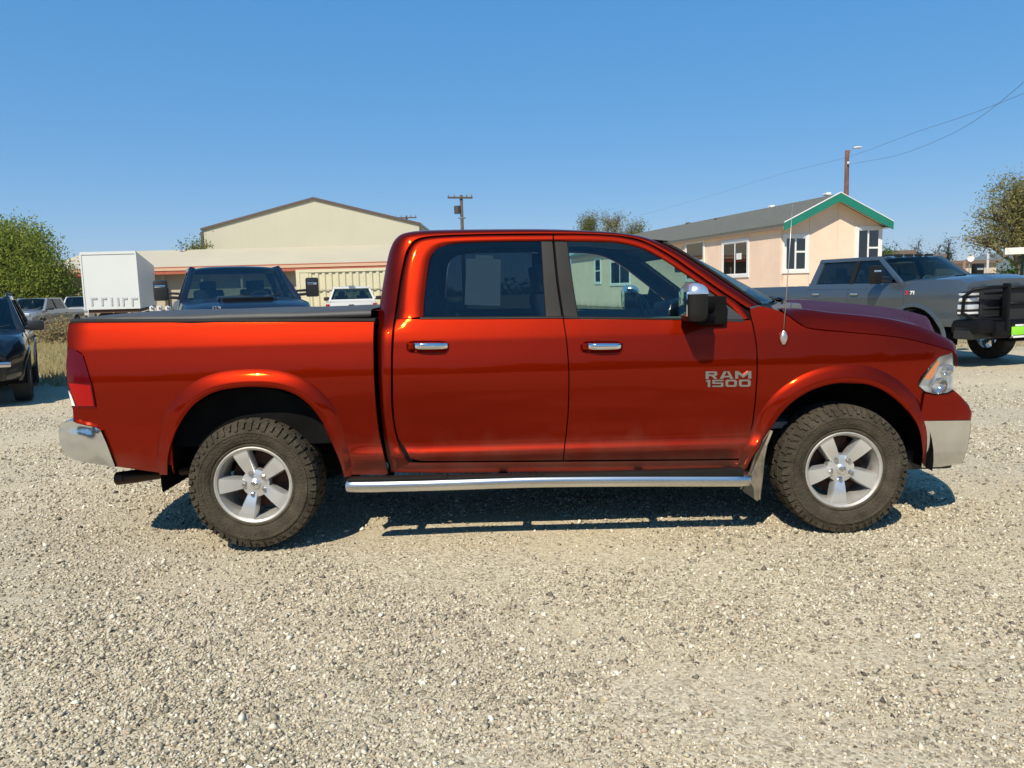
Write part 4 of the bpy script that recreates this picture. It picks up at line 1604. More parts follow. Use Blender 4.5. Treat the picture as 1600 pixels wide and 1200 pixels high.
def build_mirror(T, sd):
    """tall trailer-tow door mirror: housing, chrome cap, arm, glass"""
    d = -1.19 - CAM[1]
    a = at(1072, 487, d)
    # housing cross sections along X (front-back), seen edge-on from the side
    x0 = at(1071, 470, d)[0]
    x1 = at(1113, 470, d)[0]
    zb, zt = at(1090, 502, d)[2], at(1090, 441.5, d)[2]
    zc_ = at(1090, 460, d)[2]

    def shell(z0, z1, inset, name, mat, par):
        rows = []
        n = 7
        for k in range(n):
            t = k / (n - 1)
            z = z0 + (z1 - z0) * t
            gt = (z - zb) / (zt - zb)
            top_r = math.sqrt(max(0.0, 1 - max(0, (gt - .72) / .285) ** 2))
            bot_r = math.sqrt(max(0.0, 1 - max(0, (.10 - gt) / .14) ** 2))
            fr = min(top_r, bot_r)
            xa = x0 + .004 + (1 - fr) * .05 + inset
            xb = x0 + .130 * (.55 + .45 * fr) - (1 - top_r) * .03 - inset
            ya, yb_ = -1.235 + (1 - fr) * .05 + inset, -.995 - (1 - fr) * .04 - inset
            ring = []
            for q in range(20):
                an = 2 * math.pi * q / 20
                ca, sa = math.cos(an), math.sin(an)
                ex = .5
                ring.append(((xa + xb) / 2 + (xb - xa) / 2 * math.copysign(abs(ca) ** ex, ca), (ya + yb_) / 2 + (yb_ - ya) / 2 * math.copysign(abs(sa) ** ex, sa), z))
            rows.append(ring)
        m = MB().grid(both(rows, sd), close_u=True)
        n0 = len(m.v) - 20
        m.f.append(tuple(range(n0, n0 + 20)))
        m.f.append(tuple(range(20))[::-1])
        return m.build(name, mat, par, True, 45)
    H = shell(zb, zc_, 0, 'side_mirror', M['satin'], T)
    shell(zc_ + .002, zt - .002, -.003, 'mirror_cap', M['mirror_cap'], H)
    m = MB()
    p = (x0 + .10, -1.02, zb + .05)
    for dz in (.03, -.04):
        m.bar((x0 + .08, -1.10, zb + .06 + dz), (x0 + .24, -.93, zb + .045 + dz), .06, .045, bev=.012)
    m.obox((x0 + .21, -.955, zb + .05), (.085, 0, 0), (0, .035, 0), (0, 0, .085), .02)
    m.v = mirror(m.v, sd)
    m.build('mirror_arm', M['dark'], H, True, 45)
    m = MB().box((x0 + .0005, -1.215, zb + .03), (x0 + .006, -1.02, zt - .05), .002)
    m.v = mirror(m.v, sd)
    m.build('mirror_glass', M['chrome'], H, True, 45)

# ================================================================ other vehicles (own coordinates: x forward, y left, z up)
def paint_of(col, rough=0.3, metal=0.5):
    return car_paint('car_paint', col, rough, metal, dirt=0.12)


def veh_body(V, T, paint):
    """body shell, doors, glasshouse, lamps, wheels for a pickup or an SUV from the proportions in V"""
    xr, xf, hw, zb, zs = V['xr'], V['xf'], V['hw'], V['zb'], V['zbelt']
    wf, wr, R = V['wf'], V['wr'], V['R']
    Ra = R * V.get('arch', 1.22)
    tops = xint(V['top'], False)
    Sz = interp_smooth([zb - .05, zb + .06, zb + .25, (zb + zs) / 2 + .1, zs - .16, zs - .03, zs + .12], [hw - .10, hw - .025, hw - .022, hw, hw - .008, hw - .050, hw - .13])

    def SS(x, z):
        ztp = tops(x)
        zz = z + (zs - ztp) * max(0, (z - zb) / (ztp - zb))
        s = Sz(zz)
        t = max(0, (x - (xf - .75)) / .75)
        s -= V.get('nose', .16) * t ** 2.5
        t = max(0, ((xr + .3) - x) / .3)
        s -= .06 * t ** 2
        return s

    def bottom(x):
        for c in (wf, wr):
            if abs(x - c) < Ra:
                return max(zb, R + math.sqrt(Ra * Ra - (x - c) ** 2) * 1.0)
        return zb
    xs_ = set(np.linspace(xr, xf, 40).round(4))
    for c in (wf, wr):
        for a in np.linspace(0, math.pi, 25):
            xs_.add(round(c + Ra * math.cos(a), 4))
        xs_.add(round(c - Ra - .002, 4))
        xs_.add(round(c + Ra + .002, 4))
    xs_ = sorted(xs_)
    B = MB()
    edges = {}
    for s in (-1, 1):
        rows = []
        for v in np.linspace(0, 1, 12):
            rows.append([(x, s * SS(x, bottom(x) + (tops(x) - bottom(x)) * v), bottom(x) + (tops(x) - bottom(x)) * v) for x in xs_])
        B.grid(rows, flip=(s > 0))
        edges[s] = rows
    # nose and tail close the shell
    for idx in (0, -1):
        ra = [r[idx] for r in edges[-1]]
        rows = []
        for p in ra:
            rows.append([(p[0] + (.06 if idx else -.02) * (1 - t * t), t * abs(p[1]), p[2]) for t in np.linspace(-1, 1, 13)])
        B.grid(rows)
    # hood
    xh = V['xa'] + V.get('hood_back', 0.0)
    hx = [x for x in xs_ if x >= xh - .05]
    rows = []
    for x in hx:
        z = tops(x)
        y0 = SS(x, z)
        rows.append([(x + (.06 * (1 - t * t) if x == hx[-1] else 0), t * y0, z + V.get('crown', .05) * (1 - t ** 4) + (.018 * (1 if abs(t) < .45 else 0))) for t in np.linspace(-1, 1, 21)])
    B.grid(rows)
    B.grid([[r_ for r_ in rows[-1]], [(rows[-1][k_][0], t * SS(hx[-1], tops(hx[-1])), tops(hx[-1]) - .01) for k_, t in enumerate(np.linspace(-1, 1, 21))]])
    # bed or rear deck
    bx = [x for x in xs_ if x <= V['xc'] + .12]
    if V['kind'] == 'pickup':
        for s in (-1, 1):
            rows = [[(x, s * SS(x, tops(x)), tops(x)) for x in bx], [(x, s * (SS(x, tops(x)) - .09), tops(x) + .004) for x in bx],
                    [(x, s * (SS(x, tops(x)) - .10), zb + .35) for x in bx]]
            B.grid(rows)
        B.grid([[(bx[0], y, zb + .35) for y in (-hw + .2, hw - .2)], [(bx[-1], y, zb + .35) for y in (-hw + .2, hw - .2)]])
        zt = tops(xr)
        B.box((xr + .005, -(hw - .16), zb + .30), (xr + .07, hw - .16, zt - .002))
    body = B.build('body', paint, T, True, 42)
    # underbody and wheel tubs
    U = MB()
    U.box((xr + .25, -hw + .30, zb - .10), (xf - .25, hw - .30, zb + .26))
    U.box((wr + Ra + .02, -hw + .06, zb - .02), (wf - Ra - .02, hw - .06, zb + .2))
    U.box((xr + .12, -hw + .30, zb + .1), (xr + .9, hw - .30, zs - .3)) if V['kind'] != 'pickup' else None
    for c in (wf, wr):
        for s in (-1, 1):
            U.grid([[(c + Ra * 1.0 * math.cos(a), s * y, R + Ra * math.sin(a)) for a in np.linspace(-.1, math.pi + .1, 18)] for y in (hw - .04, hw - .42)]
                   + [[(c + .02 * math.cos(a), s * (hw - .42), R + .02 * math.sin(a)) for a in np.linspace(-.1, math.pi + .1, 18)]])
    U.build('underbody', M['dark'], T)
    # wheel-arch lips
    for c in (wf, wr):
        for s in (-1, 1):
            A = MB()
            rows = [[] for _ in range(4)]
            for a in np.linspace(.02, math.pi - .02, 26):
                for k, (dr, o) in enumerate(((.075, -.004), (.05, V.get('flare', .02)), (.0, V.get('flare', .02)), (-.004, -.05))):
                    x, z = c + (Ra + dr) * math.cos(a), R + (Ra + dr) * math.sin(a)
                    rows[k].append((x, s * (SS(min(max(x, xr), xf), max(z, zb)) + o), z))
            A.grid(rows)
            A.build('wheel_arch', M['satin'] if V.get('dark_flare') else paint, T, True, 45)
    # glasshouse -------------------------------------------------
    xa, xat, xct, xc, zr = V['xa'], V['xat'], V['xct'], V['xc'], V['zr']
    yb, yt = hw - .07, hw - V.get('tumble', .27)

    def gp(x, z):
        t = (z - zs) / (zr - zs)
        return yb + (yt - yb) * t

    def side_pt(x, z, s, o=0.0):
        return np.array((x, s * (gp(x, z) + o), z))
    roof = MB()
    rx = np.linspace(xct - .04, xat + .03, 15)
    rows = []
    for i, x in enumerate(rx):
        e = min(i, 14 - i)
        dz = (-.035, -.008, 0, 0, 0, 0, 0, 0)[e]
        rows.append([(x + (V.get('bulge', .15) * .6 * (1 - t * t) if i > 10 else 0) * (i - 10) / 4, t * (yt + .012), zr + dz + .035 + .03 * (1 - t * t) - .045 * abs(t) ** 8) for t in np.linspace(-1, 1, 17)])
    roof.grid(rows)
    roof.build('roof', paint, T, True, 50)
    if V.get('visor_lamps'):
        m = MB()
        for y in (-.5, -.25, 0, .25, .5):
            m.box((xat - .12, y - .06, zr + .055), (xat + .0, y + .06, zr + .10), .015)
        m.build('roof_marker_lamps', M['black'], T, True, 40)
    if V.get('roof_rails'):
        for s in (-1, 1):
            m = MB()
            m.tube([(xct + .2, s * (yt - .06), zr + .05), (xct + .3, s * (yt - .06), zr + .10), (xat - .5, s * (yt - .06), zr + .10), (xat - .4, s * (yt - .06), zr + .05)], .022, 8)
            m.build('roof_rail', M['black'], T, True)
    xb_ = V['xb']
    for s in (-1, 1):
        fr = MB()
        # A pillar, roof rail, rear pillar as shaped bars lying in the side plane
        fr.bar(side_pt(xa + .03, zs - .02, s, -.025), side_pt(xat, zr + .01, s, -.03), .07, .10, up=(0, s, .3), bev=.015)
        fr.bar(side_pt(xat + .03, zr + .015, s, -.03), side_pt(xct, zr + .015, s, -.03), .08, .085, up=(0, s, .3), bev=.015)
        cw = V.get('cw', .22)
        P = [side_pt(xc - .02, zs - .02, s), side_pt(xc + cw, zs - .02, s), side_pt(xct + cw * .75, zr, s), side_pt(xct - .02, zr, s)]
        fr.prism(P, (0, -s * .07, 0))
        fr.prism([side_pt(xc - .02, zs - .07, s, .02), side_pt(xa + .1, zs - .07, s, .02), side_pt(xa + .02, zs + .03, s, .0), side_pt(xc, zs + .03, s, .0)], (0, -s * .12, 0))
        fr.build('cab_frame', paint, T, True, 30)
        bp = MB()
        for xx in xb_:
            bp.prism([side_pt(xx - .05, zs + .02, s, .004), side_pt(xx + .05, zs + .02, s, .004), side_pt(xx + .04, zr - .01, s, .004), side_pt(xx - .06, zr - .01, s, .004)], (0, -s * .05, 0))
        bp.build('door_pillar', M['satin'], T, False)
        xs2 = [xc + cw] + list(xb_) + [xa]
        for a, b in zip(xs2[:-1], xs2[1:]):
            last = b == xa
            a2, b2 = a + .04, b - .04

            def topx(x):      # how far a point at the belt leans at the roof
                return x + (xct + cw * .75 - xc - cw) * max(0, 1 - (x - xc - cw) / .5) if x < xb_[0] else x
            P = [(a2, zs + .03), ((b - .06 if last else b2), zs + .03), ((xat + .02) if last else b2, zr - .03), (max(topx(a2), a2), zr - .03)]
            rows = []
            for v in np.linspace(0, 1, 4):
                r = []
                for u in np.linspace(0, 1, 5):
                    x = (P[0][0] * (1 - u) + P[1][0] * u) * (1 - v) + (P[3][0] * (1 - u) + P[2][0] * u) * v
                    z = P[0][1] * (1 - v) + P[2][1] * v
                    r.append(side_pt(x, z, s, -.012))
                rows.append(r)
            MB().grid(rows).build('side_window', V['gside'] if (last or V.get('clear')) else M['glass_dark'], T, True)
        # doors: skins 4 mm proud with gaps between them
        xd = [xc + V.get('door_in', .10)] + list(xb_[-2:] if len(xb_) > 1 else xb_) + [xa + .12]
        xd = xd if V['kind'] == 'pickup' else [xb_[0] - .15] + [xb_[1]] + [xa + .12] if len(xb_) > 1 else xd
        for a, b in zip(xd[:-1], xd[1:]):
            rows = []
            for v in np.linspace(0, 1, 10):
                r = []
                for u in np.linspace(0, 1, 8):
                    x = a + .008 + (b - a - .016) * u
                    z0 = zb + .09
                    if abs(x - wr) < Ra + .07:
                        z0 = max(z0, R + math.sqrt(max(0, (Ra + .07) ** 2 - (x - wr) ** 2)))
                    z = z0 + (zs - .03 - z0) * v
                    r.append((x, s * (SS(x, z) + .006), z))
                rows.append(r)
            rows = flanged([[np.array(p) for p in r] for r in rows], .03)
            D = MB().grid(rows).build('door', paint, T, True, 45)
            m = MB()
            xh_ = a + .16 if True else b
            z = zs - .17
            m.box((a + .10, s * (SS(a + .2, z) + .03) - .012, z - .018), (a + .30, s * (SS(a + .2, z) + .03) + .012, z + .018), .008)
            for q in (.11, .29):
                m.box((a + q - .01, min(s * (SS(a, z)), s * (SS(a, z) + .03)), z - .012), (a + q + .01, max(s * (SS(a, z)), s * (SS(a, z) + .03)), z + .012))
            m.build('door_handle', V.get('handle', paint), D, True, 40)
        # door mirror
        mk = V.get('mirror', 'car')
        ym = hw + .0
        if mk == 'tow':
            x0 = xa - .38
            m = MB()
            m.box((x0, s * (ym + .22) - .11, zs + .02), (x0 + .12, s * (ym + .22) + .11, zs + .36), .035)
            MI = m.build('side_mirror', V.get('mirror_mat', M['black']), T, True, 40)
            m = MB()
            m.bar((x0 + .08, s * (ym - .06), zs + .06), (x0 + .06, s * (ym + .2), zs + .08), .07, .05, bev=.01)
            m.bar((x0 + .08, s * (ym - .06), zs + .13), (x0 + .06, s * (ym + .2), zs + .15), .07, .04, bev=.01)
            m.build('mirror_arm', M['black'], MI, True, 40)
            m = MB()
            yy0 = s * (ym + .22)
            m.box((x0 + .112, yy0 - .09, zs + .235), (x0 + .126, yy0 + .07, zs + .275), .004)
            m.build('mirror_lamp', V.get('cap_mat', M['chrome']), MI, True, 40)
        else:
            x0 = xa - .30
            m = MB()
            m.box((x0 - .02, s * (ym + .10) - .12, zs - .01), (x0 + .11, s * (ym + .10) + .12, zs + .15), .045)
            MI = m.build('side_mirror', M['black'], T, True, 40)
            m = MB()
            m.bar((x0 + .06, s * (ym - .10), zs + .02), (x0 + .05, s * (ym + .02), zs + .04), .06, .04, bev=.01)
            m.build('mirror_arm', M['black'], MI, True, 40)
    # windscreen and back glass
    bul = V.get('bulge', .15)
    rows = []
    for v in np.linspace(0, 1, 8):
        z = zs - .01 + (zr + .03 - zs) * v
        x = xa + .02 + (xat + .03 - xa) * v
        y = (yb - .05) + (yt - .03 - yb + .05) * v
        rows.append([(x + bul * (1 - .4 * v) * (1 - abs(t) ** 2.2), t * y, z + .02 * v * (1 - t * t)) for t in np.linspace(-1, 1, 21)])
    MB().grid(rows).build('windscreen', V['gwind'], T, True)
    m = MB()
    m.grid([[(xa + .02 + bul * (1 - abs(t) ** 2.2) - .02, t * (yb - .03), zs - .015) for t in np.linspace(-1, 1, 15)],
            [(xa + .05 + bul * (1 - abs(t) ** 2.2) + .16, t * (yb - .03), zs - .012 + .0) for t in np.linspace(-1, 1, 15)]])
    for y in (-.45, .15):
        m.tube([(xa + bul + .03, y, zs + .01), (xa + bul - .05, y + .25, zs + .05), (xa + bul - .12, y + .55, zs + .10)], .009, 6)
    m.build('wiper', M['black'], T)
    rows = []
    for v in np.linspace(0, 1, 5):
        z = zs + .02 + (zr - .01 - zs) * v
        x = xc + (xct - xc) * v
        y = (yb - .07) + (yt - .05 - yb + .07) * v
        rows.append([(x - .03 * (1 - t * t), t * y, z) for t in np.linspace(-1, 1, 11)])
    MB().grid(rows).build('back_window', V.get('gback', M['glass_dark']), T, True)
    m = MB()
    m.bar((xc - .01, -yb + .02, zs), (xc - .01, yb - .02, zs), .08, .10, bev=.01)
    m.bar((xct - .01, -yt + .02, zr), (xct - .01, yt - .02, zr), .08, .07, bev=.01)
    if V['kind'] == 'pickup':
        m.grid([[(xc, -yb, zs), (xc, yb, zs)], [(xc, -yb, zb + .3), (xc, yb, zb + .3)]])
    m.build('rear_header', paint, T, True, 40)
    # cabin: seats, dash
    m = MB()
    m.box((xc + .1, -yb + .06, zb + .25), (xa + .1, yb - .06, zs - .28))
    for x in ((xa - 1.25), (xa - 2.05)):
        if x - .1 < xc + .05:
            continue
        for y in (-.42, .42):
            m.obox((x, y, zs - .08), (.08, 0, -.01), (0, .24, 0), (-.05, 0, .27), .05)
            m.obox((x - .08, y, zs + .27), (.04, 0, 0), (0, .12, 0), (-.01, 0, .08), .03)
    m.box((xa - .55, -yb + .1, zs - .3), (xa + .05, yb - .1, zs - .03), .05)
    m.build('cabin_seats', M['seat'], T, True, 40)
    m = MB()
    cc = np.array((xa - .62, .38, zs - .02))
    m.tube([cc + .18 * (math.cos(a) * np.array((0, 1, 0)) + math.sin(a) * np.array((-.4, 0, .9))) for a in np.linspace(0, 2 * math.pi, 19)], .018, 6, cap=False)
    m.build('steering_wheel', M['dash'], T, True)
    # wheels
    for c in (wf, wr):
        for s in (-1, 1):
            add_wheel(T, (c, s * (hw - .135), R), s, V['wheel'], spin=rng.random() * 3, tyre_mat=V.get('tyre_mat', M['tyre_b']), detail=V.get('wdetail', False))
    return SS, tops


PICK = dict(kind='pickup', xr=-2.95, xf=2.85, hw=1.0, zb=.52, zbelt=1.38, wf=1.85, wr=-1.85, R=.40,
            top=[(-2.95, 1.36), (-.9, 1.38), (1.25, 1.38), (1.6, 1.37), (2.4, 1.30), (2.75, 1.20), (2.85, 1.08)],
            xa=1.45, xat=.72, xct=-.88, xc=-1.02, zr=1.88, xb=(.18,), wheel=(.40, .26, .235, 40, 6),
            gside=M['glass_dark'], gwind=M['glass_w'], bulge=.2, cw=.24)


def front_face(T, V, SS, tops, style):
    xf, hw, zb = V['xf'], V['hw'], V['zb']
    yw = SS(xf, .9)
    if style == 'hd':
        m = MB().box((xf - .06, -yw + .22, .80), (xf + .085, yw - .22, V.get('zg', 1.20)), .03)
        G = m.build('grille', M['black'], T, True, 40)
        for z in np.linspace(.88, V.get('zg', 1.20) - .05, 4):
            q = MB()
            q.box((xf + .07, -yw + .27, z - .012), (xf + .11, yw - .27, z + .012), .006)
            q.build('grille_bar', M['black'], G, True, 40)
        for s in (-1, 1):
            y0, y1 = sorted((s * (yw - .23), s * (yw + .035)))
            dz_ = V.get('zg', 1.20) - 1.20
            H = MB().box((xf - .16, y0, .76 + dz_), (xf + .06, y1, 1.17 + dz_), .03).build('headlight', M['black'], T, True, 40)
            for z0, z1, mt in ((1.10, 1.14, M['reflector']), (1.00, 1.06, M['white_lens']), (.87, .95, M['reflector']), (.79, .83, M['white_lens'])):
                ya, yb_ = sorted((s * (yw - .20), s * (yw + .042)))
                MB().box((xf - .13, ya, z0 + dz_), (xf + .072, yb_, z1 + dz_), .01).build('lamp_lens', mt, H, True, 40)
        m = MB().box((xf - .20, -yw - .04, .50), (xf + .16, yw + .04, .74), .04)
        m.build('front_bumper', V.get('bumper_mat', M['black']), T, True, 40)
    else:
        m = MB().box((xf - .04, -yw + .28, .72), (xf + .075, yw - .28, .98), .03)
        m.build('grille', M['black'], T, True, 40)
        for s in (-1, 1):
            y0, y1 = sorted((s * (yw - .36), s * (yw + .015)))
            H = MB().box((xf - .22, y0, .84), (xf + .055, y1, .99), .03).build('headlight', M['reflector'], T, True, 40)
            MB().box((xf - .215, y0 + .008, .85), (xf + .061, y1 - .008, .98), .02).build('lamp_lens', M['lens'], H, True, 40)
        m = MB().box((xf - .15, -yw - .03, .40), (xf + .11, yw + .03, .66), .06)
        m.build('front_bumper', V.get('bumper_mat', M['black']), T, True, 40)


def rear_face(T, V, SS, tops):
    xr, hw, zb = V['xr'], V['hw'], V['zb']
    yw = SS(xr, 1.0)
    zt = tops(xr)
    for s in (-1, 1):
        y0, y1 = sorted((s * (yw - .13), s * (yw + .012)))
        MB().box((xr - .02, y0, zt - .48), (xr + .12, y1, zt - .06), .015).build('taillight', M['lens_red2'], T, True, 40)
    m = MB().box((xr - .022, -yw + .16, zb + .32), (xr + .02, yw - .16, zt - .004), .01)
    G = m.build('tailgate', V['paint'], T, True, 40)
    MB().box((xr - .036, -.10, zt - .16), (xr - .018, .10, zt - .09), .008).build('tailgate_handle', M['black'], G, True, 40)
    MB().box((xr - .16, -yw, zb - .02), (xr + .05, yw, zb + .20), .03).build('rear_bumper', V.get('rbump', M['chrome_dull']), T, True, 40)


def heading_to(dx, dy):
    return math.atan2(dy, dx)


def build_vehicles():
    # ---- dark blue heavy pickup behind the bed, facing the camera
    pb = car_paint('blue_paint', (0.008, 0.015, 0.030), .3, .2, coat=.35)
    V = dict(PICK, paint=pb, mirror='tow', hw=1.02, zb=.62, zbelt=1.47, zr=2.0, R=.43, wheel=(.43, .29, .235, 40, 6),
             top=[(-2.95, 1.45), (-.9, 1.47), (1.25, 1.47), (1.6, 1.46), (2.4, 1.40), (2.75, 1.31), (2.85, 1.18)], visor_lamps=False,
             gwind=glass_mat('blue_truck_windscreen', (.28, .36, .36), .05), gback=glass_mat('rear_cab_glass', (.5, .6, .55), .05), gside=M['glass_dark'], bumper_mat=M['chrome_dull'])
    p = at(378, 470, 13.6)
    T = empty('blue_pickup_truck', (p[0] - .48, p[1] + 1.0, -.012), math.radians(-90 + 24), 'dark blue pickup with black tow mirrors and hood scoop, seen over the bed cover', 'pickup truck', 'pickups parked on the lot')
    SS, tops = veh_body(V, T, pb)
    front_face(T, V, SS, tops, 'hd')
    rear_face(T, V, SS, tops)
    m = MB()
    m.grid([[(x, y, z) for y in np.linspace(-.42, .42, 9)] for x, z in ((1.62, 1.535), (1.95, 1.545), (2.35, 1.52), (2.42, 1.45))])
    for s in (-1, 1):
        m.grid([[(1.62, s * .42, 1.535), (1.95, s * .42, 1.545), (2.35, s * .42, 1.52)], [(1.62, s * .47, 1.47), (1.95, s * .47, 1.47), (2.35, s * .47, 1.42)]])
    H = m.build('hood_scoop', pb, T, True, 40)
    MB().box((2.36, -.38, 1.455), (2.435, .38, 1.51), .01).build('scoop_mouth', M['dark'], H, True, 40)

    # ---- grey heavy pickup in front of the house
    pg = paint_of((0.098, 0.122, 0.14), .36, .6)
    V = dict(PICK, paint=pg, mirror='tow', hw=1.02, zb=.70, zbelt=1.43, zr=1.91, R=.43, wheel=(.43, .29, .235, 44, 6), dark_flare=False, flare=.010,
             xr=-3.25, wr=-2.05, xf=2.80, wf=1.78, nose=.07, xct=-.92, xc=-1.0, cw=.17, handle=M['chrome'], cap_mat=M['chrome'], mirror_mat=M['satin'],
             top=[(-3.25, 1.41), (-.9, 1.43), (1.25, 1.44), (1.6, 1.49), (2.4, 1.51), (2.70, 1.49), (2.80, 1.43)], visor_lamps=True, gwind=M['glass_w'], tyre_mat=M['tyre'])
    V['wdetail'] = False
    V['zg'] = 1.33
    V['arch'] = 1.40
    hd_ = math.radians(-72)
    q_ = at(1509, 480, 12.9)
    T = empty('grey_pickup_truck', (q_[0] - 2.80 * math.cos(hd_) - .93 * math.sin(hd_), q_[1] - 2.80 * math.sin(hd_) + .93 * math.cos(hd_), -.012), hd_, 'grey metallic pickup with black grille guard parked in front of the peach house', 'pickup truck', 'pickups parked on the lot')
    SS, tops = veh_body(V, T, pg)
    front_face(T, V, SS, tops, 'hd')
    rear_face(T, V, SS, tops)
    xf, yw = V['xf'], SS(V['xf'], .9)
    m = MB().box((2.05, -.40, 1.572), (2.22, .40, 1.592), .008)
    H = m.build('hood_scoop', pg, T, True, 40)
    MB().box((2.215, -.36, 1.566), (2.245, .36, 1.590), .004).build('scoop_mouth', M['dark'], H, True, 40)
    # black grille guard and winch bumper
    gm = pm('guard_black', (0.004, 0.004, 0.0045), .5, 0, bump=.1, spec=.2)
    m = MB()
    x0 = xf + .30
    m.box((xf - .25, -yw - .04, .60), (x0 - .02, yw + .04, .84), .05)
    m.box((x0 - .10, -.62, .52), (x0 + .03, .62, .80), .05)
    G = m.build('grille_guard', gm, T, True, 40)
    for s in (-1, 1):
        for y in (.40, ):
            MB().bar((x0, s * y, .64), (x0, s * y, 1.42), .12, .06, up=(0, 1, 0), bev=.015).build('guard_upright', gm, G, True, 40)
        t = MB()
        for z in (1.22, .98, .78):
            pass
        t.tube([(x0, s * .34, 1.36), (x0 - .02, s * .7, 1.36), (x0 - .12, s * (yw + .04), 1.33), (x0 - .26, s * (yw + .09), 1.22), (x0 - .28, s * (yw + .09), .94), (x0 - .12, s * (yw + .02), .85), (x0, s * .5, .83)], .03, 8)
        t.build('guard_hoop', gm, G, True)
    for z in (1.08, 1.34):
        MB().tube([(x0, -.34, z), (x0, .34, z)], .026, 8).build('guard_bar', gm, G, True)
    MB().grid([[(x0 - .03, y, z) for y in np.linspace(-.34, .34, 3)] for z in (.78, 1.33)]).build('guard_mesh', pm('guard_screen', (.012, .014, .013), .7), G)
    lime = pm('lime_plate', (0.28, 0.72, 0.04), .5)
    PL = MB().box((x0 + .035, -.30, .56), (x0 + .05, .04, .70), .004)
    PO = PL.build('licence_plate', lime, T, True, 40)
    MB().box((x0 + .033, -.22, .705), (x0 + .048, -.04, .735), .003).build('plate_strip', M['paper'], PO, True, 40)
    MB().box((x0 + .0345, -.26, .515), (x0 + .048, .0, .548), .003).build('plate_strip', M['paper'], PO, True, 40)
    for y in (-.30, .0, .30):
        MB().tube([(x0 + .02, y, .57), (x0 + .07, y, .55), (x0 + .02, y, .52)], .014, 6).build('tow_hook', M['steel'] if y else gm, G, True)
    text_on(T, 'Z', (1.62, -SS(1.62, 1.29) - .012, 1.255), (1, 0, 0), .085, pm('badge_red', (.55, .03, .05), .4))
    text_on(T, '71', (1.73, -SS(1.73, 1.29) - .012, 1.255), (1, 0, 0), .085, M['paper'])

    # ---- black SUV at the left edge
    pk = paint_of((0.010, 0.013, 0.018), .25, .3)
    VS = dict(kind='suv', xr=-2.2, xf=2.15, hw=.93, zb=.40, zbelt=1.08, wf=1.38, wr=-1.35, R=.36, paint=pk,
              top=[(-2.2, 1.02), (-1.6, 1.08), (.9, 1.08), (1.15, 1.08), (1.8, 1.02), (2.05, .94), (2.15, .84)],
              xa=1.05, xat=.35, xct=-1.75, xc=-2.10, zr=1.58, xb=(-1.15, -.35), wheel=(.36, .24, .23, 40, 6), gside=M['glass_dark'], gwind=M['glass_dark'],
              bulge=.2, cw=.3, roof_rails=True, tumble=.25, nose=.26)
    hd_ = math.radians(-90 + 29)
    p = at(38, 560, 11.6)
    T = empty('black_suv', (p[0] - 2.0 * math.cos(hd_) + .88 * math.sin(hd_), p[1] - 2.0 * math.sin(hd_) - .88 * math.cos(hd_), -.012), hd_, 'black crossover with roof rails facing the camera at the left edge of the lot', 'suv')
    SS, tops = veh_body(VS, T, pk)
    front_face(T, VS, SS, tops, 'car')
    MB().box((VS['xf'] - .02, -.72, .60), (VS['xf'] + .10, .72, .68), .02).build('bumper_strip', M['chrome_dull'], T, True, 40)
    MB().box((2.0, -.6, 1.0), (2.05, .6, 1.01)).build('hood_badge_strip', M['chrome'], T)

    # ---- silver pickup farther back on the left
    ps = paint_of((0.27, 0.30, 0.34), .35, .5)
    V = dict(PICK, paint=ps, R=.36, wheel=(.36, .25, .2, 40, 6), zbelt=1.10, zr=1.62, hw=.92, zb=.45, xf=2.6,
             top=[(-2.95, 1.08), (-.9, 1.10), (1.25, 1.10), (1.6, 1.09), (2.3, 1.02), (2.5, .95), (2.6, .86)], gside=M['glass_dark'])
    V['clear'] = False
    p = at(44, 480, 38)
    T = empty('silver_pickup_truck', (p[0], p[1] + 1.0, -.012), math.radians(-90 + 6), 'silver pickup parked behind the black crossover beside the green tree', 'pickup truck', 'pickups parked on the lot')
    SS, tops = veh_body(V, T, ps)
    front_face(T, V, SS, tops, 'car')
    rear_face(T, V, SS, tops)

    # ---- white SUV by the trailer
    pw = paint_of((0.62, 0.62, 0.60), .35, .0)
    V = dict(VS, paint=pw, zr=1.68, zbelt=1.10, gwind=M['glass_dark'])
    p = at(118, 490, 45)
    T = empty('white_suv', (p[0] - .5, p[1] + 1.6, -.012), math.radians(-90 + 20), 'white crossover with dark windscreen half hidden behind the white trailer', 'suv')
    SS, tops = veh_body(V, T, pw)
    front_face(T, V, SS, tops, 'car')

    # ---- white pickup seen from behind, by the container
    V = dict(PICK, paint=pw, gback=M['glass_dark'], rbump=M['chrome_dull'], zr=1.74, zbelt=1.24, hw=.98,
             top=[(-2.95, 1.20), (-.9, 1.24), (1.25, 1.24), (1.6, 1.23), (2.4, 1.16), (2.75, 1.06), (2.85, .96)])
    p = at(549, 476, 29.5)
    T = empty('white_pickup_truck', (p[0] - .45, p[1] + 2.6, -.012), math.radians(90 + 10), 'white pickup seen from its tailgate in front of the cream container', 'pickup truck', 'pickups parked on the lot')
    SS, tops = veh_body(V, T, pw)
    front_face(T, V, SS, tops, 'car')
    rear_face(T, V, SS, tops)
    MB().box((-1.0, -.12, 1.79), (-.93, .12, 1.82), .01).build('brake_lamp', M['lens_red'], T, True, 40)


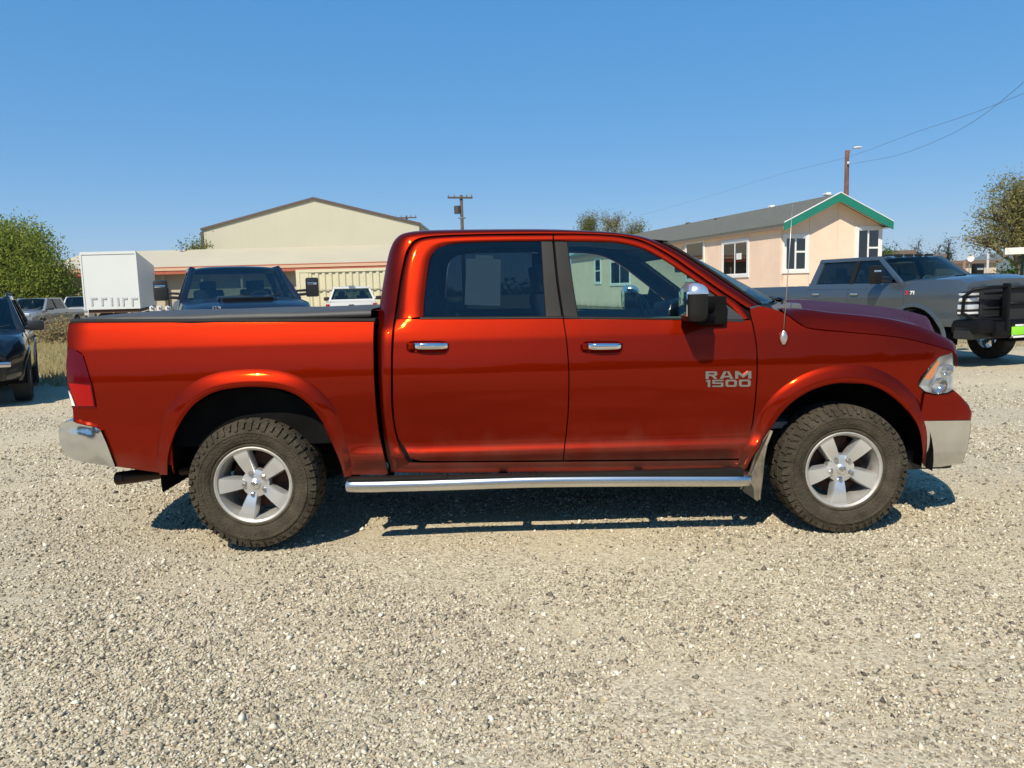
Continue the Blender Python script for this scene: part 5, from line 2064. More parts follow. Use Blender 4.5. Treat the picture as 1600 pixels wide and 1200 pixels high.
def text_on(T, s, p, xdir, size, mat):
    cu = bpy.data.curves.new('badge_text', 'FONT')
    cu.body = s
    cu.size = size
    cu.extrude = .004
    cu.offset = .004
    o = bpy.data.objects.new('badge_tmp', cu)
    COL.objects.link(o)
    dg = bpy.context.evaluated_depsgraph_get()
    me = bpy.data.meshes.new_from_object(o.evaluated_get(dg))
    bpy.data.objects.remove(o)
    bpy.data.curves.remove(cu)
    me.name = 'side_badge'
    ob = bpy.data.objects.new('side_badge', me)
    COL.objects.link(ob)
    me.materials.clear()
    me.materials.append(mat)
    ob.parent = T
    ob.location = p
    ob.rotation_euler = (math.pi / 2, 0, 0)
    ob.scale = (1.25, 1, 1)


# ================================================================ buildings, container, trailer
def frame_from(p, q):
    """wall frame between two ground points: origin, unit along, unit outward normal (towards the camera), length"""
    p, q = np.array(p, float)[:2], np.array(q, float)[:2]
    L = np.linalg.norm(q - p)
    u = (q - p) / L
    nrm = np.array((u[1], -u[0]))
    if nrm @ (CAM[:2] - p) < 0:
        nrm = -nrm
    return p, u, nrm, L


def W3(fr, s, z, o=0.0):
    p, u, n, L = fr
    q = p + u * s + n * o
    return (q[0], q[1], z)


def wall_sheet(fr, s0, s1, z0, z1, name, mat, par, th=.12, o=0.0):
    m = MB()
    m.prism([W3(fr, s0, z0, o), W3(fr, s1, z0, o), W3(fr, s1, z1, o), W3(fr, s0, z1, o)], np.array((*(-fr[2] * th), 0)))
    return m.build(name, mat, par)


def bx3(m, fr, s0, s1, z0, z1, o0, o1):
    P = [W3(fr, s0, z0, o0), W3(fr, s1, z0, o0), W3(fr, s1, z1, o0), W3(fr, s0, z1, o0)]
    m.prism(P, np.array((*(fr[2] * (o1 - o0)), 0)))
    return m


def sz_on(fr, px, py):
    """photograph pixel -> (along, height) on a wall"""
    p, u, n, L = fr
    r = ray(px, py)
    t = ((p - CAM[:2]) @ n) / (r[:2] @ n)
    q = CAM + r * t
    return (q[:2] - p) @ u, q[2]


def build_house():
    peach = pm('peach_siding', (0.87, 0.645, 0.48), .8, var=.06, vscale=1.2, bump=.15, bscale=40)
    white = pm('white_trim', (0.80, 0.79, 0.75), .55, var=.03)
    green = pm('green_fascia', (0.010, 0.19, 0.125), .5, var=.08, vscale=3)
    shingle = pm('grey_shingle', (0.085, 0.088, 0.072), .95, col2=(0.14, 0.142, 0.118), vscale=9, bump=.6, bscale=30, detail=8)
    pane = glass_mat('house_pane', (0.14, 0.13, 0.125), .05)
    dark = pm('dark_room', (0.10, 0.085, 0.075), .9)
    blind = pm('window_blind', (.62, .60, .56), .8)
    A = at(1219, 437, 30.0)[:2]                      # near corner
    u_side = np.array((-.215, 1.0)) / np.hypot(.215, 1)
    u_end = np.array((u_side[1], -u_side[0]))
    A = np.array(A)
    LS, zr = 27.0, 0.0
    B = A + u_side * LS
    sd = frame_from(A, B)
    # find the gable width from the right-hand corner in the photograph
    fe = frame_from(A, A + u_end * 4.3)
    wE = sz_on(fe, 1376.5, 400)[0]
    Cc = A + u_end * wE
    fe = frame_from(A, Cc)
    ze = sz_on(fe, 1219, 352)[1] - .05
    zp = sz_on(fe, 1304, 311)[1]
    T = empty('peach_house', (A[0], A[1], 0), 0, 'long peach manufactured house with grey shingle roof and green gable fascia', 'house')
    # the children are given in world coordinates: undo the empty's place
    off = np.array((-A[0], -A[1], 0))

    def put(m, name, mat, par=None, smooth=False):
        m.v = [tuple(np.array(v) + off) for v in m.v]
        return m.build(name, mat, par or T, smooth)
    z0 = .25
    holes = {}
    wins_side = [(1068, 377.5, 1100.5, 440), (1128, 377.5, 1170, 433.5)]
    # side wall: siding panels 1.22 m wide with shallow joints
    far = [(1240, 0)]
    k = 0
    s = 0.0
    while s < LS - .01:
        e = min(s + 1.22, LS)
        put(bx3(MB(), sd, s + .006, e - .006, z0, ze, -.10, 0), 'siding_panel', peach)
        s = e
    put(bx3(MB(), sd, .0, LS, z0, ze - .02, -.14, -.008), 'wall', peach)
    s = 0.0
    while s < wE - .01:
        e = min(s + 1.22, wE)
        zt0 = ze + (zp - ze) * (1 - abs(s - wE / 2) / (wE / 2))
        zt1 = ze + (zp - ze) * (1 - abs(e - wE / 2) / (wE / 2))
        m = MB()
        P = [W3(fe, s + .006, z0, 0), W3(fe, e - .006, z0, 0), W3(fe, e - .006, zt1, 0)]
        if s < wE / 2 < e:
            P.append(W3(fe, wE / 2, zp, 0))
        P.append(W3(fe, s + .006, zt0, 0))
        m.prism(P, np.array((*(-fe[2] * .10), 0)))
        put(m, 'siding_panel', peach)
        s = e
    # rear long wall and far end keep the box closed
    m = MB()
    D = B + u_end * wE
    fr2 = (Cc, u_side, u_end, LS)
    bx3(m, fr2, 0, LS, z0, ze, -.1, 0)
    fr3 = (B, u_end, u_side, wE)
    bx3(m, fr3, 0, wE, z0, ze, -.1, 0)
    put(m, 'back_wall', peach)
    put(bx3(bx3(MB(), sd, .03, LS, -.05, z0, -.2, -.03), fe, .03, wE, -.05, z0, -.2, -.03), 'skirting', pm('skirting_board', (.42, .36, .29), .85, var=.1))
    # roof: two slopes with overhang
    oh, og = .15, .42
    pitch = (zp - ze) / (wE / 2)
    ridge = lambda s: np.array((*(A + u_end * wE / 2 + u_side * s), zp + .16))
    for side in (0, 1):
        def eave(s):
            q = A + u_side * s + u_end * (-oh if side == 0 else wE + oh)
            return np.array((*q, ze - oh * pitch + .16))
        m = MB()
        a, b, c, d = ridge(-og), ridge(LS + .3), eave(LS + .3), eave(-og)
        m.prism([a, b, c, d], (0, 0, -.10))
        put(m, 'roof', shingle)
        # green rake board and eave board
        m = MB()
        n3 = np.array((*(-u_side), 0))
        m.prism([a + n3 * .02 + (0, 0, .02), d + n3 * .02 + (0, 0, .02), d + n3 * .02 + (0, 0, -.27), a + n3 * .02 + (0, 0, -.29)], n3 * .04)
        put(m, 'rake_board', green)
        m = MB()
        m.prism([a + n3 * .02 + (0, 0, .055), d + n3 * .02 + (0, 0, .055), d + n3 * .02 + (0, 0, .022), a + n3 * .02 + (0, 0, .022)], n3 * .055)
        put(m, 'drip_edge', white)
        m = MB()
        e3 = np.array((*(u_end * (-1 if side == 0 else 1)), 0))
        m.prism([d + (0, 0, -.10), c + (0, 0, -.10), c + (0, 0, -.20), d + (0, 0, -.20)], e3 * .02)
        put(m, 'eave_board', pm('brown_eave_board', (.20, .15, .11), .8))  # plain even brown along the eave
        m = MB()
        inner = 0.02
        q0 = A + (u_end * (-.0) if side == 0 else u_end * wE)
        m.prism([d + (0, 0, -.17), c + (0, 0, -.17), np.array((*(np.array(c[:2]) - e3[:2] * (oh + .1)), c[2] - .17)), np.array((*(np.array(d[:2]) - e3[:2] * (oh + .1)), d[2] - .17))], (0, 0, -.02))
        put(m, 'soffit', white)
        # gable soffit under the overhang
        m = MB()
        a2, d2 = a + (0, 0, -.12), d + (0, 0, -.12)
        w3 = np.array((*u_side, 0)) * (og - .01)
        m.prism([a2, d2, d2 + w3, a2 + w3], (0, 0, -.02))
        put(m, 'soffit', white)
    # roof vents
    for (x, y) in ((1205, 323), (1292, 303.5), (1120, 342), (1075, 349)):
        # put on the near slope where the pixel falls
        q0 = eave_pt = None
        r = ray(x, y)
        n_ = np.array((*(-u_end * pitch), 1.0))
        p_ = ridge(0)
        t = ((p_ - CAM) @ n_) / (r @ n_)
        c = CAM + r * t
        m = MB()
        m.box((c[0] - .10, c[1] - .2, c[2] - .05), (c[0] + .10, c[1] + .2, c[2] + .05), .03)
        put(m, 'roof_vent', M['paper'] if x in (1205, 1292) else shingle, None)
    # windows
    def window(fr, x0, y0, x1, y1, style):
        s0, zt = sz_on(fr, x0, y0)
        s1, zb_ = sz_on(fr, x1, y1)
        s0, s1 = sorted((s0, s1))
        _, zt2 = sz_on(fr, x1, y0)
        fw = .13
        z_b, z_t = zb_, zt
        m = MB()
        bx3(m, fr, s0, s1, z_t - fw, z_t, -.02, .035)
        bx3(m, fr, s0 - .02, s1 + .02, z_b, z_b + fw, -.02, .045)
        bx3(m, fr, s0, s0 + fw, z_b + fw, z_t - fw, -.02, .033)
        bx3(m, fr, s1 - fw, s1, z_b + fw, z_t - fw, -.02, .033)
        Wn = put(m, 'window', white)
        a0, a1, b0, b1 = s0 + fw, s1 - fw, z_b + fw, z_t - fw
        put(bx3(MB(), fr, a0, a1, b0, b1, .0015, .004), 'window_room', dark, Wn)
        if style == 'slider':
            cm = (a0 + a1) / 2
            cells = [(a0, cm, b0, b1), (cm, a1, b0, b1)]
        elif style == 'cross':
            cm, dm = a0 + (a1 - a0) * .48, b0 + (b1 - b0) * .56
            cells = [(a0, cm, b0, b1), (cm, a1, b0, dm), (cm, a1, dm, b1)]
        else:
            dm = (b0 + b1) / 2
            cells = [(a0, a1, b0, dm), (a0, a1, dm, b1)]
        for i, (c0, c1, d0, d1) in enumerate(cells):
            w_ = .035
            m = MB()
            bx3(m, fr, c0, c1, d1 - w_, d1, .006, .02)
            bx3(m, fr, c0, c1, d0, d0 + w_, .006, .02)
            bx3(m, fr, c0, c0 + w_, d0 + w_, d1 - w_, .006, .02)
            bx3(m, fr, c1 - w_, c1, d0 + w_, d1 - w_, .006, .02)
            put(m, 'sash', white, Wn)
            put(bx3(MB(), fr, c0 + w_, c1 - w_, d0 + w_, d1 - w_, .009, .012), 'pane', pane, Wn)
        return Wn, (a0, a1, b0, b1)
    window(sd, 1071, 377, 1101, 440, 'double')
    w2, (a0, a1, b0, b1) = window(sd, 1128.5, 377, 1170, 433, 'slider')
    window(fe, 1223, 366, 1263, 426.5, 'cross')
    window(fe, 1336.5, 353.5, 1376, 428, 'cross')
    window(sd, 953.5, 407, 985, 446, 'slider')
    window(sd, 929, 403, 939.5, 444, 'double')
    # sticker on the slider's pane
    c0, c1 = sz_on(sd, 1151, 396), sz_on(sd, 1159, 405)
    sa, sb = sorted((c0[0], c1[0]))
    o = put(bx3(MB(), sd, sa, sb, c1[1], c0[1], .0135, .016), 'window_sticker', M['paper'], w2)
    # conduit on the wall
    s_, z_ = sz_on(sd, 1068, 385)
    m = MB()
    m.tube([W3(sd, s_, z_, .03), W3(sd, s_ + .1, z_ - .1, .05), W3(sd, s_ + .1, z_ - .5, .03)], .02, 6)
    put(m, 'service_pipe', M['chrome_dull'])
    # dry weeds along the foot of the wall
    r = np.random.default_rng(3)
    m = MB()
    for k in range(1500):
        s_ = r.uniform(2, LS)
        p = np.array(W3(sd, s_, -.02, r.uniform(.1, .8)))
        h = abs(r.normal(.28, .16)) + .06
        d = r.normal(0, .12, 2)
        w_ = .02
        m.add([p, p + (w_, w_, 0), p + (d[0], d[1], h)], [(0, 1, 2)])
    o = m.build('dry_weeds', leaf_mat('dry_weed', (.28, .24, .10), (.42, .36, .18)))
    tag(o, 'dry weeds along the foot of the peach house wall', 'weeds', kind='stuff')


def build_sheds():
    cream = pm('cream_metal_wall', (0.5, 0.46, 0.35), .6, var=.05, vscale=.4)
    cream2 = pm('cream_gable_metal', (0.48, 0.455, 0.345), .6, var=.04, vscale=.3)
    beige = pm('beige_shop_wall', (0.46, 0.40, 0.30), .75, var=.08, vscale=.6)
    roofm = pm('tan_metal_roof', (0.52, 0.455, 0.315), .55, var=.05, vscale=.3)
    rust = pm('rust_red_gutter', (0.40, 0.10, 0.055), .55, var=.1)
    brown = pm('brown_rake_trim', (0.085, 0.06, 0.05), .6)
    # ---- long low shop
    YW = 57.0
    l, r_ = at(60, 455, YW), at(668, 449, YW)
    ze = at(320, 418, YW)[2]
    T = empty('low_metal_shop', (l[0], l[1], 0), 0, 'long low cream shop with tan metal roof and rust red gutter', 'workshop')
    of = np.array((-l[0], -l[1], 0))

    def put(m, name, mat, par=None):
        m.v = [tuple(np.array(v) + of) for v in m.v]
        return m.build(name, mat, par or T)
    y0 = l[1]
    put(MB().box((l[0], y0 + .9, -.05), (r_[0], y0 + 14, ze - .25)), 'wall', beige)
    zr = at(320, 389.5, YW + 8)[2]
    m = MB()
    m.prism([(l[0] - .4, y0, ze), (l[0] - .4, y0 + 8, zr), (l[0] - .4, y0 + 15.0, ze), (l[0] - .4, y0 + 15.0, ze - .12), (l[0] - .4, y0 + 8, zr - .12), (l[0] - .4, y0, ze - .12)], (r_[0] - l[0] + .8, 0, 0))
    put(m, 'roof', roofm)
    put(MB().box((l[0] - .4, y0 - .10, ze - .17), (r_[0] + .4, y0 + .02, ze + .03)), 'fascia', pm('tan_gutter', (.62, .40, .26), .5))
    put(MB().box((l[0] - .4, y0 - .05, ze - .42), (r_[0] + .4, y0 + .10, ze - .172)), 'eave_trim', rust)
    put(MB().box((l[0] - .4, y0 - .11, ze + .031), (r_[0] + .4, y0 + .03, ze + .10)), 'gutter_lip', rust)
    # doors and panels under the eave
    for px0, px1, mt in ((452, 459, pm('red_brown_door', (.25, .06, .04), .6)), (256, 262, brown), (150, 156, brown)):
        a, b = at(px0, 445, YW + .8), at(px1, 445, YW + .8)
        put(MB().box((a[0], y0 + .84, 0), (b[0], y0 + .90, 2.2)), 'door', mt)
    # wall posts
    for px0 in range(130, 660, 62):
        a = at(px0, 445, YW + .3)
        put(MB().box((a[0] - .08, y0 + .3, 0), (a[0] + .08, y0 + .45, ze - .2)), 'post', beige)
    # flue pipe
    f = at(283, 392, YW + 7)
    m = MB().tube([(f[0], y0 + 7, zr - .7), (f[0], y0 + 7, zr + .45)], .10, 10)
    m.tube([(f[0], y0 + 7, zr + .47), (f[0], y0 + 7, zr + .62)], [.17, .05], 10)
    put(m, 'flue', M['chrome_dull'])

    # ---- gabled hall behind
    YG = 68.0
    a, b, p = at(315, 355, YG), at(657, 358, YG), at(490, 312, YG)
    T = empty('gabled_metal_hall', (a[0], a[1], 0), 0, 'tall cream metal hall with brown trimmed gable behind the low shop', 'hall')
    of = np.array((-a[0], -a[1], 0))
    ze2 = (a[2] + b[2]) / 2 + .02
    P = [(a[0], a[1], -.05), (b[0], a[1], -.05), (b[0], a[1], ze2), (p[0], a[1], p[2]), (a[0], a[1], ze2)]
    put(MB().prism(P, (0, 30, 0)), 'wall', cream2)
    # ribbed cladding on the gable
    x = a[0] + .3
    m = MB()
    while x < b[0]:
        zt = ze2 + (p[2] - ze2) * (1 - abs(x - p[0]) / ((p[0] - a[0]) if x < p[0] else (b[0] - p[0])))
        m.box((x - .02, a[1] - .005, 4.0), (x + .02, a[1] - .001, zt - .05))
        x += .60
    o = put(m, 'cladding_rib', cream2)
    o['kind'] = 'stuff'
    for e, q in ((a, p), (b, p)):
        m = MB()
        s = 1 if q[0] > e[0] else -1
        E0 = np.array((e[0] - s * .06, a[1] - .12, ze2 - .06 * (p[2] - ze2) / abs(p[0] - e[0])))
        Q0 = np.array((p[0], a[1] - .12, p[2]))
        m.prism([E0 + (0, 0, .02), Q0 + (0, 0, .02), Q0 + (0, 0, .20), E0 + (0, 0, .20)], (0, 30.7, 0))
        put(m, 'roof', roofm)
        m = MB()
        m.prism([E0 + (0, -.05, .02), Q0 + (0, -.05, .02), Q0 + (0, -.05, .21), E0 + (0, -.05, .21)], (0, .045, 0))
        put(m, 'rake_trim', brown)
    put(MB().box((a[0] - .12, a[1] - .10, 0), (a[0] + .10, a[1] - .03, ze2 - .1)), 'corner_trim', brown)
    put(MB().box((b[0] - .10, a[1] - .10, 0), (b[0] + .12, a[1] - .03, ze2 - .1)), 'corner_trim', brown)

    # ---- cream shipping container
    YC = 34.0
    a, b = at(464.5, 470, YC), at(690, 470, YC)
    zt = at(540, 419.5, YC)[2]
    cm = pm('cream_container_steel', (0.60, 0.55, 0.37), .55, var=.05, vscale=1.0)
    T = empty('cream_container', (a[0], a[1], 0), 0, 'cream corrugated shipping container standing behind the white pickup', 'container')
    of = np.array((-a[0], -a[1], 0))
    rows = [[], []]
    x = a[0] + .55
    per, dp = .292, .055
    while x < b[0] - .15:
        for dx, o in ((0, 0), (.10, 0), (.145, dp), (.245, dp)):
            rows[0].append((x + dx, a[1] + .03 + o, .16))
            rows[1].append((x + dx, a[1] + .03 + o, zt - .12))
        x += per
    put(MB().grid(rows), 'corrugated_panel', cm)
    m = MB()
    m.box((a[0], a[1] + .10, .05), (b[0], a[1] + 2.4, zt - .02))
    put(m, 'container_box', cm)
    put(MB().box((a[0], a[1], .06), (b[0], a[1] + .12, .18)), 'bottom_rail', cm)
    put(MB().box((a[0], a[1], zt - .13), (b[0], a[1] + .12, zt)), 'top_rail', cm)
    put(MB().box((a[0], a[1] + .004, .18), (a[0] + .16, a[1] + .15, zt - .13)), 'corner_post', cm)
    put(MB().box((a[0] + .17, a[1] + .02, .18), (a[0] + .54, a[1] + .12, zt - .13)), 'side_panel', cm)
    zr_ = at(560, 451.5, YC)[2]
    put(MB().box((a[0] + .1, a[1] - .012, zr_ - .02), (b[0], a[1] + .03, zr_ + .02)), 'rub_rail', pm('grey_rub_rail', (.40, .37, .27), .6))

    # ---- white box trailer
    tw = pm('white_trailer_panel', (0.60, 0.63, 0.61), .45, var=.02, vscale=1)
    YT = 34.0
    a, b = at(131.5, 470, YT), at(218.5, 470, YT)
    ztop, zbot = at(172, 393.5, YT)[2], at(178, 483, YT)[2]
    d = np.array((-6.3, 16.0)) / np.hypot(6.3, 16)
    a2, b2 = np.array(a[:2]), np.array(b[:2])
    T = empty('white_box_trailer', (a2[0], a2[1], 0), 0, 'white box trailer standing in front of the low shop, rear doors facing the camera', 'trailer')
    of = np.array((-a2[0], -a2[1], 0))
    w = b2 - a2
    fr = frame_from(a2, b2)
    LT = 17.0
    d3 = np.array((d[0] * LT, d[1] * LT, 0))
    m = MB().prism([(*a2, zbot), (*b2, zbot), (*b2, ztop), (*a2, ztop)], d3)
    BX = put(m, 'box_body', tw)
    L = fr[3]
    m = MB()
    bx3(m, fr, 0, L, ztop - .10, ztop + .015, -.05, .03)
    put(m, 'rear_header', tw)
    put(bx3(MB(), fr, -.012, .05, zbot, ztop - .10, -.03, .028), 'rear_post', tw)
    put(bx3(MB(), fr, L - .05, L + .012, zbot, ztop - .10, -.03, .028), 'rear_post', tw)
    # lock hardware along the foot of the doors
    hw_ = pm('galvanised_hardware', (.46, .48, .50), .5, .2)
    for x0, x1, st in ((142, 153, 1), (158, 168, 1), (173, 176, 0), (183, 186, 0), (191, 200, 1), (205, 216, 1)):
        s0, zt_ = sz_on(fr, x0, 465)
        s1, zb_ = sz_on(fr, x1, 477.5)
        m = MB()
        bx3(m, fr, s0, s0 + .075, zb_, zt_, .008, .03)
        if st:
            bx3(m, fr, s0 + .075, s1, zt_ - .08, zt_, .008, .03)
        put(m, 'door_bracket', hw_)
    m = MB()
    put(MB().prism([W3(fr, .1, zbot - .16, -.1), W3(fr, L - .1, zbot - .16, -.1), W3(fr, L - .1, zbot - .002, -.1), W3(fr, .1, zbot - .002, -.1)], d3 * .97), 'trailer_frame', pm('brown_frame', (.10, .05, .03), .8))
    for sI in (.12, L - .35):
        for dist in (1.6, 2.9):
            base = np.array(W3(fr, sI, .48, -dist))
            m = MB().lathe_y([(0.1, -.12), (.30, -.12), (.48, -.10), (.50, 0), (.48, .10), (.1, .12)], base, 20)
            put(m, 'trailer_wheel', M['tyre_b'])
    put(MB().tube([W3(fr, .4, 0, -8.5), W3(fr, .4, zbot - .1, -8.5)], .06, 8), 'landing_leg', M['steel'])
    put(MB().tube([W3(fr, L - .4, 0, -8.5), W3(fr, L - .4, zbot - .1, -8.5)], .06, 8), 'landing_leg', M['steel'])

    # ---- low flat roofed buildings far right
    def flat(name, x0, y0p, x1, yb_px, Y, label, mat, rf, dark=None):
        a, b = at(x0, yb_px, Y), at(x1, yb_px, Y)
        zt = at((x0 + x1) / 2, y0p, Y)[2]
        T = empty(name, (a[0], a[1], 0), 0, label, 'building', 'low buildings in the distance')
        of = np.array((-a[0], -a[1], 0))
        q = MB().box((a[0], a[1], -.05), (b[0], a[1] + 12, zt))
        q.v = [tuple(np.array(v) + of) for v in q.v]
        q.build('wall', mat, T)
        q = MB().box((a[0] - .3, a[1] - .3, zt), (b[0] + .3, a[1] + 12.3, zt + rf[0]))
        q.v = [tuple(np.array(v) + of) for v in q.v]
        q.build('roof', rf[1], T)
        if dark:
            zd0, zd1 = dark
            n = max(2, int((b[0] - a[0]) / 2.2))
            for k in range(n):
                xx = a[0] + (k + .15) * (b[0] - a[0]) / n
                q = MB().box((xx, a[1] - .05, zd0), (xx + (b[0] - a[0]) / n * .7, a[1] - .005, zd1))
                q.v = [tuple(np.array(v) + of) for v in q.v]
                wd = q.build('window', pm('dark_window', (.02, .02, .025), .3), T)
                q = MB().box((xx - .04, a[1] - .07, zd0 - .08), (xx + (b[0] - a[0]) / n * .7 + .04, a[1] - .052, zd0 - .01))
                q.v = [tuple(np.array(v) + of) for v in q.v]
                q.build('sill', M['paper'], wd)
    bw = pm('tan_far_wall', (.56, .46, .33), .8, var=.05)
    br = pm('brown_far_roof', (.16, .11, .08), .9)
    wr = pm('white_far_roof', (.74, .71, .64), .7)
    flat('flat_roofed_building', 1462, 412, 1556, 432, 62, 'low tan building with dark windows behind the grey pickup hood', bw, (.25, br), (.3, 1.15))
    flat('flat_roofed_building', 1376, 399, 1424, 425, 82, 'small tan building right of the peach house', bw, (.5, br), None)
    flat('flat_roofed_building', 1450, 403, 1472, 425, 90, 'pale roofed building between the conifers', wr, (.4, br), None)
    # ---- carport at the right edge
    a = at(1570, 398, 26)
    zt = a[2]
    T = empty('white_carport', (a[0], a[1], 0), math.radians(-32), 'white edged carport roof on green posts at the right edge', 'carport')
    MB().box((0, 0, zt), (5, .08, zt + .22), .01).build('fascia', wr, T)
    MB().box((0.0, .085, zt), (.08, 4.0, zt + .20), .01).build('fascia', wr, T)
    MB().box((.085, .085, zt + .12), (5, 4, zt + .19)).build('roof', pm('grey_carport_roof', (.30, .29, .27), .7), T)
    gp_ = pm('green_post', (.05, .13, .10), .6)
    for dx in (.62, 2.6, 4.8):
        for dy in (.25, 3.8):
            MB().box((dx - .06, dy - .06, -.05), (dx + .06, dy + .06, zt + .12)).build('post', gp_, T)


def build_poles():
    wood = pm('weathered_pole_wood', (0.085, 0.068, 0.052), .9, var=.3, vscale=6)
    redw = pm('red_brown_pole_wood', (0.125, 0.060, 0.044), .85, var=.25, vscale=5)
    iron = pm('grey_hardware', (.22, .22, .22), .6, .4)
    # T pole with a transformer
    Y = 63.0
    t, b = at(720.5, 304.5, Y), at(722.5, 400, Y)
    T = empty('utility_pole', (t[0], t[1], 0), 0, 'wooden utility pole with crossarm and transformer rising behind the cab roof', 'utility pole', 'utility poles')
    MB().tube([(0, 0, -.05), (0, 0, t[2])], [.17, .12], 12).build('pole', wood, T, True)
    wl, wr = at(699.5, 308, Y)[0] - t[0], at(738.5, 310, Y)[0] - t[0]
    zc = at(720, 309, Y)[2]
    MB().bar((wl, -.16, zc + .02), (wr, -.16, zc - .04), .12, .14).build('crossarm', wood, T)
    for x in (wl + .08, wl * .5, wr * .5, wr - .06):
        MB().tube([(x, -.16, zc + .05), (x, -.16, zc + .28)], [.05, .035], 8).build('insulator', iron, T, True)
    x = at(717, 325, Y)[0] - t[0]
    z0, z1 = at(717, 334, Y)[2], at(717, 322, Y)[2]
    MB().tube([(x - .12, -.1, z0), (x - .12, -.1, z1)], .26, 14).build('transformer', pm('dark_transformer', (.045, .045, .05), .6), T, True, 40)
    MB().tube([(-.3, -.1, at(717, 341, Y)[2]), (.3, -.1, at(717, 341, Y)[2])], .05, 8).build('bracket', iron, T, True)
    Y = 100.0
    t = at(635, 337, Y)
    T = empty('utility_pole', (t[0], t[1], 0), 0, 'distant utility pole crossarm peeking over the hall roof', 'utility pole', 'utility poles')
    MB().tube([(0, 0, -.05), (0, 0, t[2])], [.18, .13], 10).build('pole', wood, T, True)
    wl, wr = at(617, 339, Y)[0] - t[0], at(651, 339, Y)[0] - t[0]
    MB().bar((wl, -.16, t[2] - .25), (wr, -.16, t[2] - .28), .13, .15).build('crossarm', wood, T)
    for x in (wl + .1, wl * .45, wr * .45, wr - .1):
        MB().tube([(x, -.16, t[2] - .2), (x, -.16, t[2] + .1)], [.06, .04], 8).build('insulator', iron, T, True)
    # red brown pole with a lamp, behind the house
    Y = 40.0
    t = at(1323.7, 235, Y)
    T = empty('lamp_pole', (t[0], t[1], 0), 0, 'red brown wooden pole with white yard lamp behind the peach house gable', 'lamp pole')
    MB().tube([(.05, 0, -.05), (0, 0, t[2])], [.15, .105], 14).build('pole', redw, T, True)
    q = at(1337, 231, Y) - np.array((t[0], t[1], 0))
    MB().tube([(.05, -.05, t[2] - .30), (.14, -.05, t[2] + .02), (q[0] - .1, -.1, q[2] + .01)], .022, 8).build('lamp_arm', iron, T, True)
    m = MB()
    rows = []
    for k in range(9):
        s = k / 8
        rr = .11 * math.sin(math.pi * min(.97, .08 + s * .85)) ** .6
        rows.append([(q[0] - .16 + .46 * s, -.1 + rr * math.cos(a), q[2] + .5 * rr * math.sin(a) - .0) for a in (2 * math.pi * j / 12 for j in range(12))])
    m.grid(rows, close_u=True)
    L_ = m.build('lamp_head', pm('white_lamp_head', (.72, .74, .76), .4, .2), T, True)
    MB().tube([(q[0] - .05, -.1, q[2] + .04), (q[0] - .05, -.1, q[2] + .13)], [.04, .03], 8).build('photocell', iron, L_, True)
    z2 = at(1323.7, 256, Y)[2]
    MB().tube([(.0, -.16, z2 - .06), (.0, -.16, z2 + .08)], .05, 8).build('insulator', M['paper'], T, True)
    # wires
    wm = pm('wire_grey', (.10, .10, .105), .6)

    def wire(pts, label, r):
        P = arc_resample([at(x, y, d) for x, y, d in pts], 60)
        o = MB().tube(P, r, 5).build('overhead_wire', wm, None, True)
        tag(o, label, 'wire', 'overhead wires')
    wire([(1003, 336, 95), (1120, 303, 72), (1220, 272, 55), (1322, 246, 40.0), (1430, 207, 31), (1520, 177, 26), (1640, 130, 22)], 'thin wire running from the far left up past the lamp pole top', .006)
    wire([(1324, 257, 39.8), (1400, 243, 33), (1470, 217, 28), (1530, 184, 24), (1600, 128, 20), (1660, 70, 17)], 'thin sagging wire from the insulator on the lamp pole to the upper right', .006)
    # thin posts on the far right
    Y = 48.0
    for name, x0, y0p, y1p, col, lab, cat, w_ in (('wooden_post', 1507, 407, 436, (.22, .12, .07), 'brown wooden post before the low tan building', 'post', .09),
                                                  ('metal_post', 1544, 396, 438, (.42, .42, .42), 'thin pale metal post under the olive tree', 'post', .07)):
        a = at(x0, y0p, Y)
        o = MB().tube([(0, 0, -.05), (0, 0, a[2])], w_, 8).build(name, pm(name, col, .7, var=.1), None, True)
        o.location = (a[0], a[1], 0)
        tag(o, lab, cat)
    a = at(1516, 403, 55)
    T = empty('dish_pole', (a[0], a[1], 0), 0, 'round white dish on a thin mast above the low tan building', 'dish')
    m = MB().lathe_y([(0.02, .06), (.10, .04), (.20, .0), (.26, -.06)], (0, 0, 0), 20)
    o = m.build('dish', M['paper'], T, True)
    o.location = (0, 0, a[2])
    MB().tube([(0, .08, 0), (0, .08, a[2])], .03, 6).build('mast', iron, T, True)


